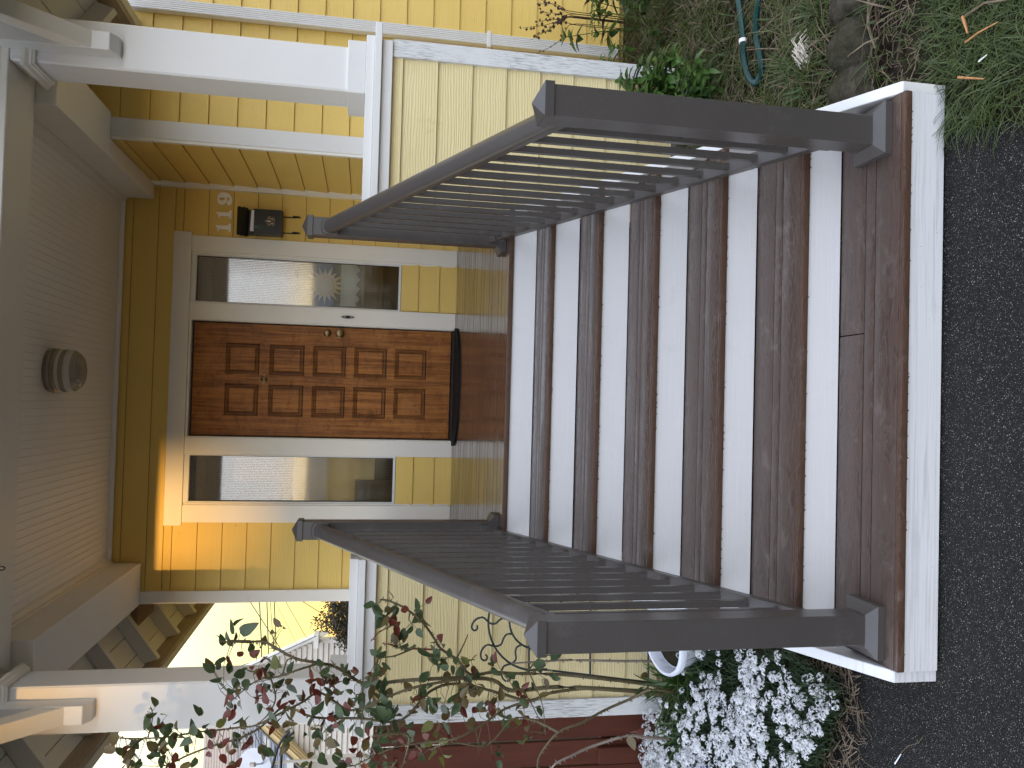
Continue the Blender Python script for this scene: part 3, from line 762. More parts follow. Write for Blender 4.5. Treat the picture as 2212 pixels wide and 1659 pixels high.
# ------------------------------------------------------------------ things on and about the porch
# house numbers
ONE = [(.0, .0), (.60, .0), (.60, .13), (.44, .17), (.44, 1.0), (.34, 1.0), (.26, .93), (.0, .88), (.0, .78), (.16, .76), (.16, .17), (.0, .13)]
ONE = [(.02, .0), (.64, .0), (.64, .12), (.50, .16), (.47, .22), (.47, 1.0), (.36, 1.0), (.30, .93), (.20, .88), (.02, .86), (.02, .78), (.16, .75), (.19, .70), (.19, .22), (.16, .16), (.02, .12)]
NINE = [(.46, 1), (.66, .96), (.82, .87), (.91, .72), (.93, .52), (.89, .33), (.79, .16), (.64, .05), (.44, .0), (.24, .02), (.11, .09), (.05, .19), (.07, .30), (.16, .36), (.28, .34), (.36, .26), (.44, .19), (.53, .21), (.60, .29), (.62, .40), (.52, .35), (.38, .33), (.22, .38), (.09, .50), (.03, .66), (.07, .82), (.18, .94), (.32, .99)]
NH = [(.46+.115*math.cos(a), .675+.19*math.sin(a)) for a in [2*math.pi*k/14 for k in range(14)]]
def num(nm, loops, x, z, w, h, label):
    o = flat_shape(nm, loops, .010, M['number'], None, lambda a, b, c: (x+a*w, -.009+c, z+b*h))
    return tag(o, label, 'house number', 'wooden house numbers on the yellow wall')
num('number_one', [ONE], 1.157, 1.802, .104, .113, 'cream wooden digit 1 nearest the door casing, first of 119')
num('number_one', [ONE], 1.261, 1.800, .104, .113, 'cream wooden digit 1 in the middle of the house number 119')
num('number_nine', [NINE, NH], 1.364, 1.798, .112, .115, 'cream wooden digit 9 ending the house number 119')

# mailbox
mbx = empty('mailbox', (1.24, -.06, 1.4), 'black wall mailbox with gold crest, its lid standing open above two hooks', 'mailbox')
x0, x1 = 1.138, 1.336
b = MB()
b.box(x0, x1, -.016, -.012, 1.403, 1.70).box(x0, x0+.003, -.098, -.016, 1.403, 1.62).box(x1-.003, x1, -.098, -.016, 1.403, 1.62)
b.box(x0, x1, -.101, -.098, 1.403, 1.617).box(x0+.003, x1-.003, -.098, -.016, 1.403, 1.407)
b.prism([(x0, -.098, 1.62), (x0, -.016, 1.62), (x0, -.016, 1.68)], (.003, 0, 0)).prism([(x1-.003, -.098, 1.62), (x1-.003, -.016, 1.62), (x1-.003, -.016, 1.68)], (.003, 0, 0))
b.build('body', M['black'], mbx, .0015)
# lid, hinged at the back and thrown up
sc_ = [(x0-.010+.0*t, 0) for t in range(1)]
lid = []
n = 10
zb_, zt_ = 1.668, 1.748
lid = [(x0-.008, zb_)]+[(x0-.008-.003*(1-math.cos(2*math.pi*k/4)), zb_+(zt_-zb_)*k/n) for k in range(1, n)]+[(x0-.004, zt_)]+[(x1+.012, zt_)]+[(x1+.014+.003*(1-math.cos(2*math.pi*k/4)), zt_-(zt_-zb_)*k/n) for k in range(1, n)]+[(x1+.006, zb_)]
flat_shape('lid', [lid], .003, M['black'], mbx, lambda a, bb, c: (a, -.030-(bb-zb_)*.55+c, bb))
for xh in (1.17, 1.298):
    MB().tube([(xh, -.04, 1.403), (xh, -.042, 1.30), (xh, -.050, 1.276), (xh, -.066, 1.270), (xh, -.080, 1.282), (xh, -.088, 1.325)], .0055, 6).build('newspaper_hook', M['black'], mbx, smooth=True)
cr = MB()
cx, cz = 1.243, 1.492; Y = -.1045
cr.lathe([(.0075, 0), (.0075, .002), (.003, .0028)], (cx, -.101, cz+.004), 'Y', 10)
cr.tube([(cx, Y, cz+.018), (cx, Y, cz+.040)], .0016, 5).tube([(cx-.006, Y, cz+.030), (cx+.006, Y, cz+.030)], .0014, 5)
cr.box(cx-.008, cx+.008, -.1045, -.101, cz+.014, cz+.021)
cr.tube([(cx-.022, Y, cz-.024), (cx-.010, Y, cz-.032), (cx, Y, cz-.034), (cx+.010, Y, cz-.032), (cx+.022, Y, cz-.024)], .0016, 5)
cr.tube([(cx-.024, Y, cz-.014), (cx-.010, Y, cz-.019), (cx, Y, cz-.020), (cx+.010, Y, cz-.019), (cx+.024, Y, cz-.014)], .0014, 5)
for sgn in (1, -1):
    f = lambda a, z: (cx+sgn*a, Y, cz+z)
    cr.tube([f(.010, -.014), f(.020, -.004), f(.026, .008), f(.024, .020), f(.018, .024)], .0032, 5, .0018)
    cr.tube([f(.013, .010), f(.020, .014), f(.024, .012)], .0015, 4).tube([f(.028, -.004), f(.037, .002), f(.036, .014), f(.030, .018)], .0012, 4)
    cr.tube([f(.016, -.008), f(.030, -.016), f(.034, -.026)], .0018, 4).tube([f(.012, -.014), f(.016, -.026), f(.026, -.034)], .0018, 4)
cr.build('crest', M['gold'], mbx)
rb = MB()
def strip(pts, w, y):
    for (a, b_), (c, d_) in zip(pts, pts[1:]):
        dx, dz = c-a, d_-b_; L = math.hypot(dx, dz); nx, nz = -dz/L*w, dx/L*w
        rb.hexa([(a+nx, y, b_+nz), (c+nx, y, d_+nz), (c-nx, y, d_-nz), (a-nx, y, b_-nz), (a+nx, y-.002, b_+nz), (c+nx, y-.002, d_+nz), (c-nx, y-.002, d_-nz), (a-nx, y-.002, b_-nz)])
strip([(1.176, 1.566), (1.196, 1.594), (1.203, 1.602)], .0045, -.102); strip([(1.206, 1.562), (1.196, 1.585), (1.186, 1.603)], .0045, -.1045)
strip([(1.186, 1.603), (1.194, 1.611), (1.203, 1.602)], .004, -.103)
tag(rb.build('ribbon', M['green_ribbon']), 'small dark green ribbon loop stuck on the black mailbox', 'ribbon')
ev = MB().hexa([(1.155, -.088, 1.55), (1.325, -.088, 1.55), (1.325, -.080, 1.55), (1.155, -.080, 1.55), (1.160, -.096, 1.645), (1.326, -.096, 1.638), (1.326, -.089, 1.638), (1.160, -.089, 1.645)])
tag(ev.build('envelope', M['paper']), 'white envelope sticking out of the open black mailbox', 'envelope')
# doorbell
db = MB(); cx, cz, Y = .5275, .875, -.0005
db.box(cx-.012, cx+.012, -.009, -.0005, cz-.017, cz+.017)
db.lathe([(.0085, 0), (.0085, .003), (.003, .005)], (cx, -.009, cz), 'Y', 12)
for sg in (1, -1):
    for s2 in (1, -1):
        db.tube([(cx, -.004, cz+sg*.018), (cx+s2*.010, -.004, cz+sg*.024), (cx+s2*.011, -.004, cz+sg*.031), (cx+s2*.003, -.004, cz+sg*.036)], .002, 5)
        db.tube([(cx, -.004, cz+sg*.034), (cx+s2*.007, -.004, cz+sg*.040), (cx, -.004, cz+sg*.047)], .0018, 5)
    db.tube([(cx, -.004, cz+sg*.016), (cx, -.004, cz+sg*.057)], .0022, 5)
tag(db.build('doorbell', M['black']), 'ornate black doorbell plate on the white post right of the door', 'doorbell')
# door mat: half round, ribbed
mt = []
for k in range(33):
    a = math.pi*k/32; mt.append((-.012+.482*math.cos(a), -.035-.40*math.sin(a)**.8 if math.sin(a) > 0 else -.035))
mo = MB().prism([(x, y, .0015) for x, y in mt], (0, 0, .012)).build('door_mat', M['mat'], None, .003)
tag(mo, 'dark half round rubber door mat lying before the brown door', 'door mat')
# ceiling lamp
lm = empty('ceiling_lamp', (-.012, -1.30, 2.617), 'drum shaped glass porch lamp on a tarnished base under the ceiling', 'ceiling lamp')
c = (-.012, -1.30, 2.617)
MB().lathe([(.128, 0), (.134, -.012), (.137, -.026), (.131, -.034), (.136, -.042), (.136, -.052), (.127, -.060)], c, 'Z', 40).build('base', M['lamp_base'], lm, smooth=True)
MB().lathe([(.125, -.060), (.131, -.066), (.131, -.084)], c, 'Z', 40).build('glass_band', M['lamp_glass'], lm, smooth=True)
r = MB()
for seg in range(1):
    n0 = []
def fluted(z0, z1, r0, r1, n, name, mat):
    f = MB(); 
    for j, (z, rr_) in enumerate(((z0, r0), (z1, r1))):
        for k in range(n*2):
            a = math.pi*k/n; q = rr_+(.0022 if k % 2 else -.0)
            f.v.append((c[0]+q*math.cos(a), c[1]+q*math.sin(a), c[2]+z))
    m = n*2
    for k in range(m): f.f.append((k, (k+1) % m, m+(k+1) % m, m+k)); f.mi.append(0)
    f.f.append(tuple(range(m))); f.mi.append(0); f.f.append(tuple(range(m, 2*m))); f.mi.append(0)
    return f.build(name, mat, lm)
fluted(-.0845, -.112, .129, .129, 70, 'ribbed_band', M['lamp_clear'])
MB().lathe([(.130, -.1125), (.131, -.118), (.131, -.140), (.126, -.148)], c, 'Z', 40).build('glass_band', M['lamp_glass'], lm, smooth=True)
fluted(-.1485, -.176, .122, .098, 60, 'ribbed_shade', M['lamp_clear'])
MB().lathe([(.095, -.1765), (.086, -.186), (.080, -.184), (.074, -.190), (.060, -.194), (.054, -.191), (.046, -.196), (.030, -.199), (.026, -.196), (.010, -.200), (.002, -.200)], c, 'Z', 40).build('lens', M['lamp_clear'], lm, smooth=True)
# hook on the front beam
hk = MB().lathe([(.012, 0), (.012, -.004), (.004, -.008)], (-1.01, -2.28, 2.475), 'Z', 12).tube([(-1.01, -2.28, 2.470), (-1.01, -2.28, 2.445), (-1.013, -2.29, 2.432), (-1.02, -2.302, 2.430), (-1.022, -2.312, 2.440), (-1.018, -2.314, 2.447)], .0032, 6)
tag(hk.build('ceiling_hook', M['iron'], None, smooth=True), 'small dark screw hook under the front beam', 'hook')
# sun plaque, cloth and glow inside the right sidelight
sp = []
for k in range(36):
    a = 2*math.pi*k/36; rr_ = .088 if k % 2 else (.162 if k % 4 else .146); sp.append((rr_*math.cos(a), rr_*1.0*math.sin(a)))
o = flat_shape('sun_plaque', [sp], .012, M['plaque'], None, lambda a, bb, c_: (.808+a, .22+c_, 1.075+bb))
tag(o, 'golden sunburst plaque seen through the ribbed right sidelight', 'ornament')
fc = MB().lathe([(.075, 0), (.07, .012), (.045, .022), (.01, .026)], (.808, .214, 1.075), 'Y', 24).build('sun_face', M['plaque'], o, smooth=True)
cl_ = []
for k in range(15): cl_.append((.655+.35*k/14, .815+.018*math.sin(k*1.9)))
o = flat_shape('lace_cloth', [[(.655, .955), (.655, .815)]+cl_[1:]+[(1.005, .955)]], .006, M['pane_sheet'], None, lambda a, bb, c_: (a-.01, .245+c_, bb-.008))
tag(o, 'white scalloped lace cloth hanging below the sunburst inside the right sidelight', 'cloth')

# ------------------------------------------------------------------ wrought iron trellis against the left porch wall
tr = empty('garden_trellis', (-1.30, -2.55, G), 'black iron garden trellis with curled rays round a sun face', 'trellis')
I = M['iron']
def scroll(c_, r0, turns, a0, y, sgn=1):
    pts = []; n = 18
    for k in range(n+1):
        a = a0+sgn*turns*2*math.pi*k/n; r_ = r0*(1-k/n*.75); pts.append((c_[0]+r_*math.cos(a), y, c_[1]+r_*math.sin(a)))
    return pts
CX, CZ, TY = -1.253, -.197, -2.55
for rad, nm in ((.259, 'outer_arc'), (.149, 'inner_arc')):
    MB().tube([(CX+rad*math.cos(a), TY, CZ+rad*math.sin(a)) for a in [R(-8+k*8) for k in range(26)]], .0058, 6).build(nm, I, tr, smooth=True)
MB().lathe([(.066, -.004), (.066, .004), (.05, .014), (.01, .018)], (CX, TY, CZ), 'Y', 28).build('sun_face', I, tr, smooth=True)
pet = []
for k in range(40): a = 2*math.pi*k/40; pet.append(((.086 if k % 2 else .070)*math.cos(a), (.086 if k % 2 else .070)*math.sin(a)))
flat_shape('sun_rim', [pet], .006, I, tr, lambda a, bb, c_: (CX+a, TY+c_, CZ+bb))
for k in range(8):
    a0 = 146-28.5*k; sg = 1 if k < 4 else -1
    pts = []
    for rad, dt in ((.147, 0), (.175, -5), (.200, -1), (.225, 5), (.255, 3), (.285, -3), (.315, -2), (.338, 2), (.346, 7), (.332, 10), (.317, 8), (.318, 5)):
        a = R(a0+sg*dt*.9); pts.append((CX+rad*math.cos(a), TY-.006, CZ+rad*math.sin(a)))
    MB().tube(smooth_pts(pts, 3), .0052, 6).build('curled_ray', I, tr, smooth=True)
for s_ in (1, -1):
    MB().tube([(CX+s_*.255, TY, CZ-.03), (CX+s_*.36, TY, G+.08), (CX+s_*.37, TY, G)], .0055, 6).build('leg', I, tr)
    MB().tube([(CX+s_*.115, TY, CZ-.03), (CX+s_*.15, TY, G)], .005, 6).build('stake', I, tr)
for z, w_ in ((-.155, .262), (-.482, .31), (-.80, .345)): MB().tube([(CX-w_, TY-.008, z), (CX+w_, TY-.008, z+.012)], .0052, 6).build('cross_bar', I, tr)

# ------------------------------------------------------------------ white pot on its side by the steps
pt = empty('flower_pot', (-1.24, -3.0, -.85), 'white glazed flower pot with dry soil beside the steps', 'flower pot')
pc = (-1.225, -2.92, -.965)
def tilt(o, c0, rx, ry):
    m = Matrix.Translation(Vector(c0)) @ Matrix.Rotation(rx, 4, 'X') @ Matrix.Rotation(ry, 4, 'Y') @ Matrix.Translation(-Vector(c0))
    o.data.transform(m); return o
pot = MB(); prof = [(.005, 0), (.105, 0), (.115, .01), (.150, .20), (.152, .215), (.168, .222), (.172, .25), (.166, .26), (.155, .258), (.148, .235), (.144, .19), (.005, .185)]
tilt(MB().lathe(prof[:10]+[(.146, .20), (.10, .195)], pc, 'Z', 36).build('pot', M['ceramic'], pt, smooth=True), pc, R(10), R(-5))
tilt(MB().lathe([(.005, .17), (.144, .19), (.13, .212), (.06, .222), (.005, .216)], pc, 'Z', 24).build('potting_soil', M['mulch'], pt, smooth=True), pc, R(10), R(-5))
bl = MB().lathe([(.01, -.09), (.06, -.075), (.09, -.03), (.095, .0), (.085, .04), (.055, .075), (.01, .088)], (-1.80, -3.30, -.80), 'Z', 28)
tag(bl.build('garden_globe', M['blue'], None, smooth=True), 'shiny blue glazed globe among the white flowers', 'garden globe')

# ------------------------------------------------------------------ red fence left of the porch
fe = empty('wooden_fence', (-2.4, -2.3, G), 'red stained vertical board fence behind the rose bush', 'fence')
x = -1.835
for k in range(14):
    w_ = .132; zt = .62+.006*((k*5) % 3)
    box('fence_board', M['fence'], fe, x-w_, x, -2.31-.004*(k % 2), -2.285-.004*(k % 2), -.99, zt, .003)
    x -= w_+.011
for z in (-.72, .34): box('fence_rail', M['fence'], fe, -3.9, -1.83, -2.283, -2.245, z, z+.088, .004)
box('fence_post', M['fence'], fe, -2.10, -2.01, -2.355, -2.317, -1.0, -.60, .004)

# ------------------------------------------------------------------ neighbours beyond
nb = empty('neighbour_house', (-6, 10.2, G), 'pale clapboard neighbour house with steep white gable beyond the porch', 'house')
ND = 10.0
ax, az = -5.62, 3.42                          # gable peak
rx_, rz_ = -4.76, 1.50; lx_, lz_ = -7.3, 1.72
wl = MB().prism([(-7.2, ND+.05, G), (-4.93, ND+.05, G), (-4.93, ND+.05, 1.52), (ax, ND+.05, az-.08), (-7.2, ND+.05, 1.75)], (0, .2, 0)).build('gable_wall', M['clapboard'], nb)
MB().hexa([(-5.13, ND+.26, G), (-4.93, ND+.26, G), (-7.35, ND+8, G), (-7.55, ND+8, G), (-5.13, ND+.26, 1.4), (-4.93, ND+.26, 1.4), (-7.35, ND+8, 1.4), (-7.55, ND+8, 1.4)]).build('side_wall', M['clapboard'], nb)
z = G
while z < 3.2:
    xr = -4.93 if z+.1 < 1.5 else ax+(-4.93-ax)*max(0, (az-.10-z-.1)/(az-.10-1.5))
    xl = -7.2 if z+.1 < 1.7 else ax+(-7.2-ax)*max(0, (az-.10-z-.1)/(az-.10-1.75))
    if xr-xl > .1:
        MB().hexa([(xl, ND+.005, z), (xr, ND+.005, z), (xr, ND+.049, z), (xl, ND+.049, z), (xl, ND+.037, z+.104), (xr, ND+.037, z+.104), (xr, ND+.049, z+.104), (xl, ND+.049, z+.104)]).build('clapboard', M['clapboard'], nb)
    z += .105
box('corner_board', M['far_white'], nb, -4.98, -4.91, ND-.01, ND+.0195, G, 1.5); box('eave_return', M['far_white'], nb, -5.0, -4.74, ND-.3, ND+.01, 1.47, 1.56)
for (x0, z0, x1, z1, m) in ((ax, az, rx_, rz_, 'far_white'), (ax, az, lx_, lz_, 'far_yellow')):
    for k, (d, yy, hh) in enumerate(((0, -.26, .13), (.13, -.20, .05), (.18, -.16, .04))):
        sg = 1 if x1 > x0 else -1
        MB().hexa([(x0, ND+yy, z0-d-hh), (x1, ND+yy, z1-d-hh), (x1, ND+.018, z1-d-hh), (x0, ND+.018, z0-d-hh), (x0, ND+yy, z0-d-.003), (x1, ND+yy, z1-d-.003), (x1, ND+.018, z1-d-.003), (x0, ND+.018, z0-d-.003)]).build('rake_trim', M[m], nb)
    bx_, by_ = -2.5, 8.
    MB().hexa([(x0, ND-.30, z0), (x1, ND-.30, z1), (x1+bx_, ND+by_, z1), (x0+bx_, ND+by_, z0), (x0, ND-.30, z0+.04), (x1, ND-.30, z1+.04), (x1+bx_, ND+by_, z1+.04), (x0+bx_, ND+by_, z0+.04)]).build('roof', M['shingle'], nb)
box('window_hood', M['far_yellow'], nb, -7.16, -6.98, ND-.05, ND+.02, 1.86, 1.95)
nb2 = empty('shingled_house', (-9.4, 15, G), 'neighbour house under a grey shingled roof, farther left', 'house')
box('wall', M['clapboard'], nb2, -13.5, -8.0, 15.2, 20, G, 3.0)
rf = MB().prism([(-13.8, 14.6, 2.35), (-13.8, 17.6, 4.85), (-13.8, 20.6, 2.35)], (5.75, 0, 0)).build('roof', M['shingle'], nb2)
k = 0
d = 0.
while d < 3.85:
    y0, z0 = 14.6+d*.768, 2.35+d*.640; y1, z1 = y0+.15*.768, z0+.15*.640
    nrm = (-.640, .768); t = .016
    MB().hexa([(-13.85, y0-.64*t*1.6, z0+.768*t*1.6), (-8.04, y0-.64*t*1.6, z0+.768*t*1.6), (-8.04, y0, z0), (-13.85, y0, z0),
               (-13.85, y1-.64*t*.3, z1+.768*t*.3), (-8.04, y1-.64*t*.3, z1+.768*t*.3), (-8.04, y1, z1), (-13.85, y1, z1)]).build('shingle_course', M['shingle'], rf)
    d += .142
box('fascia', M['far_white'], nb2, -13.85, -8.0, 14.5, 14.59, 2.2, 2.36)
dish = empty('satellite_dish', (-5.6, 6.0, G), 'grey satellite dish on a mast below the grey shingled roof', 'satellite dish')
dd = MB().lathe([(.02, .0), (.16, .018), (.30, .07), (.31, .075), (.30, .082), (.16, .03), (.01, .012)], (-5.66, 6.0, 2.12), 'Z', 32).build('reflector', M['metal'], dish, smooth=True)
tilt(dd, (-5.66, 6.0, 2.12), R(60), R(8))
MB().tube([(-5.62, 6.05, 2.10), (-5.60, 6.06, 1.6), (-5.60, 6.06, G)], .022, 8).build('mast', M['metal'], dish)
MB().tube([(-5.58, 5.98, 2.05), (-5.47, 5.7, 2.14)], .014, 6).build('feed_arm', M['metal'], dish)
MB().lathe([(.025, -.05), (.035, -.02), (.035, .04), (.02, .05)], (-5.46, 5.68, 2.16), 'Z', 12).build('receiver', M['metal'], dish)
def wire(pts, r, label, grp='utility wires in the sky left of the porch'):
    P = []
    for (a, b_), i in zip(zip(pts, pts[1:]), range(9)):
        for k in range(8):
            t = k/8; P.append(tuple(a[j]+(b_[j]-a[j])*t for j in range(3)))
    P.append(pts[-1]); return tag(MB().tube(P, r, 5).build('utility_wire', M['cable']), label, 'wire', grp)
def ext(a, b_, y, e=6.):      # run the wire on past both ends
    dx, dz = (b_[0]-a[0]), (b_[1]-a[1]); L = math.hypot(dx, dz); 
    return [(a[0]-dx/L*e, y, a[1]-dz/L*e+.4), (a[0], y, a[1]), (b_[0], y, b_[1]), (b_[0]+dx/L*e, y, b_[1]+dz/L*e+.3)]
wire(ext((-4.636, 2.870), (-5.676, 2.791), 12), .012, 'highest level utility wire left of the porch')
wire(ext((-4.638, 2.714), (-5.680, 2.647), 12), .011, 'second level utility wire from the top')
wire(ext((-4.641, 2.556), (-5.655, 2.482), 12), .011, 'third level utility wire from the top, joined by a slanting one')
wire(ext((-4.670, 2.638), (-5.728, 2.530), 12), .006, 'thin wire between the level utility wires')
wire(ext((-4.647, 3.085), (-5.656, 2.424), 12.1, 3), .009, 'slanting wire that crosses the level wires')
wire(ext((-4.656, 2.544), (-5.470, 2.117), 12.1, 3), .004, 'faint slanting wire below the level wires')
wire(ext((-4.645, 2.327), (-5.401, 1.886), 12.1, 3), .006, 'lower slanting wire above the neighbour gable')
wire(ext((-4.643, 1.984), (-5.045, 1.360), 12.1, 3), .008, 'lowest slanting wire above the shrub')
tag(MB().tube([(-3.95, 3.0, 1.45), (-4.01, 3.0, 1.51), (-4.12, 3.0, 1.575), (-4.36, 3.0, 1.632), (-4.8, 3.0, 1.66)], .017, 6).build('service_cable', M['cable'], None, smooth=True), 'thick black upper cable hanging left of the porch', 'cable', 'thick black cables left of the porch')
tag(MB().tube([(-3.97, 3.02, 1.40), (-4.03, 3.02, 1.49), (-4.14, 3.02, 1.53), (-4.36, 3.02, 1.535), (-4.8, 3.02, 1.52)], .017, 6).build('service_cable', M['cable'], None, smooth=True), 'thick black lower cable hanging left of the porch', 'cable', 'thick black cables left of the porch')
# unseen houses added across the street, gapped to cut the sun to one patch
def added_far_house(x0, x1, y, h, rh, label, m):
    e = empty('added_street_house', ((x0+x1)/2, y, G), label, 'house')
    box('wall', m, e, x0, x1, y-7, y, G, h)
    MB().prism([(x0-.02, y+.4, h), (x0-.02, y-3.5, h+rh), (x0-.02, y-7.4, h)], (x1-x0+.04, 0, 0)).build('roof', M['shingle'], e)
    n = int((x1-x0)/2.6)
    for k in range(n):
        xc = x0+(k+.5)*(x1-x0)/n
        for zc in (1.2, 3.9) if n else ():
            if zc+.8 < h: box('window', M['interior_d'], e, xc-.5, xc+.5, y, y+.04, zc-.7, zc+.7); 
added_far_house(-16.0, -3.72, -60, 3.5, 1.9, 'added low yellow house across the street, left of the sun gap', M['far_yellow'])
added_far_house(-2.98, 19.0, -60, 3.5, 1.9, 'added long pale house across the street, right of the sun gap', M['clapboard'])
added_far_house(-44, -16.6, -62, 3.0, 2.0, 'added low pale bungalow across the street', M['clapboard'])
added_far_house(-3.71, -2.99, -61, 2.5, .6, 'added low block closing the foot of the sun gap across the street', M['far_yellow'])
added_far_house(19.6, 48, -63, 3.6, 2.4, 'added wide low house across the street, far right', M['clapboard'])
CANES=[(0.011,[(-1.58,-2.721,-0.718),(-1.558,-2.759,-0.632),(-1.534,-2.74,-0.267),(-1.56,-2.692,-0.044),(-1.508,-2.685,0.051),(-1.477,-2.73,0.201),(-1.467,-2.76,0.372),(-1.482,-2.732,0.535),(-1.509,-2.686,0.67),(-1.421,-2.69,0.809),(-1.382,-2.738,0.893),(-1.35,-2.759,1.003),(-1.288,-2.723,1.129),(-1.291,-2.682,1.186),(-1.281,-2.697,1.3)]),(0.009,[(-1.548,-2.694,-0.721),(-1.513,-2.689,-0.471),(-1.505,-2.641,-0.29),(-1.499,-2.621,-0.055),(-1.478,-2.658,0.047),(-1.472,-2.698,0.168),(-1.408,-2.683,0.226),(-1.363,-2.634,0.308),(-1.314,-2.624,0.343),(-1.222,-2.666,0.406),(-1.144,-2.7,0.494),(-1.113,-2.675,0.572),(-1.118,-2.628,0.61)]),(0.008,[(-1.452,-2.656,-0.832),(-1.456,-2.613,-0.603),(-1.454,-2.58,-0.365),(-1.448,-2.606,-0.236),(-1.439,-2.652,-0.048)]),(0.008,[(-1.521,-2.855,-0.705),(-1.573,-2.813,-0.632),(-1.624,-2.826,-0.481),(-1.662,-2.874,-0.352),(-1.695,-2.887,-0.236),(-1.818,-2.846,-0.158),(-1.91,-2.811,-0.157)]),(0.008,[(-1.735,-2.869,-0.587),(-1.777,-2.867,-0.414),(-1.796,-2.913,-0.3),(-1.818,-2.94,-0.215),(-1.874,-2.908,-0.191)]),(0.008,[(-1.607,-2.642,-0.697),(-1.567,-2.682,-0.462),(-1.569,-2.719,-0.232),(-1.612,-2.699,-0.131),(-1.584,-2.651,0.014),(-1.533,-2.646,0.223),(-1.552,-2.69,0.364),(-1.674,-2.72,0.501),(-1.666,-2.691,0.692),(-1.669,-2.646,0.911),(-1.612,-2.651,1.046),(-1.677,-2.698,1.139),(-1.718,-2.719,1.224),(-1.774,-2.683,1.382),(-1.828,-2.642,1.491),(-1.86,-2.657,1.563)]),(0.006,[(-1.464,-2.77,0.206),(-1.484,-2.815,0.441),(-1.53,-2.809,0.579),(-1.6,-2.761,0.737),(-1.521,-2.741,0.878),(-1.548,-2.778,0.959),(-1.582,-2.818,1.057),(-1.636,-2.802,1.159),(-1.661,-2.754,1.247),(-1.672,-2.744,1.324),(-1.661,-2.787,1.417),(-1.664,-2.82,1.533),(-1.676,-2.794,1.66),(-1.687,-2.748,1.764)]),(0.006,[(-1.631,-2.989,0.636),(-1.647,-2.954,0.481),(-1.763,-2.913,0.485),(-1.818,-2.926,0.505)]),(0.006,[(-1.692,-2.896,-0.234),(-1.651,-2.849,-0.13),(-1.641,-2.848,-0.018),(-1.736,-2.894,0.104),(-1.707,-2.92,0.271),(-1.747,-2.887,0.373)]),(0.006,[(-1.583,-2.777,-0.115),(-1.623,-2.762,0.003),(-1.68,-2.802,0.12),(-1.72,-2.839,0.24),(-1.74,-2.819,0.335),(-1.778,-2.771,0.527),(-1.857,-2.766,0.713)]),(0.0045,[(-1.361,-2.66,0.31),(-1.336,-2.69,0.51),(-1.305,-2.735,0.562),(-1.303,-2.728,0.6)]),(0.004,[(-1.346,-2.679,0.453),(-1.362,-2.728,0.538),(-1.372,-2.735,0.615),(-1.432,-2.691,0.628)]),(0.005,[(-1.403,-2.679,0.896),(-1.417,-2.728,0.993),(-1.441,-2.735,1.075),(-1.464,-2.691,1.153),(-1.505,-2.66,1.214),(-1.563,-2.687,1.286)]),(0.004,[(-1.437,-2.718,1.056),(-1.366,-2.739,1.036),(-1.369,-2.703,1.007)]),(0.004,[(-1.357,-2.79,0.245),(-1.31,-2.765,0.215),(-1.274,-2.718,0.188)]),(0.004,[(-1.444,-2.775,-0.1),(-1.388,-2.727,-0.178),(-1.39,-2.712,-0.264)]),(0.004,[(-1.45,-2.737,1.106),(-1.551,-2.71,1.085),(-1.614,-2.741,1.116),(-1.642,-2.785,1.161)]),(0.004,[(-1.285,-2.701,1.184),(-1.284,-2.72,1.213),(-1.266,-2.768,1.284),(-1.258,-2.775,1.333)]),(0.003,[(-1.226,-2.721,0.57),(-1.239,-2.768,0.619),(-1.276,-2.789,0.656)]),(0.003,[(-1.685,-2.757,1.63),(-1.585,-2.79,1.606),(-1.548,-2.764,1.623)]),(0.003,[(-1.424,-2.887,-0.094),(-1.561,-2.875,-0.156),(-1.723,-2.826,-0.188)]),(0.004,[(-1.465,-2.883,-0.007),(-1.539,-2.837,-0.09),(-1.656,-2.81,-0.156)])]
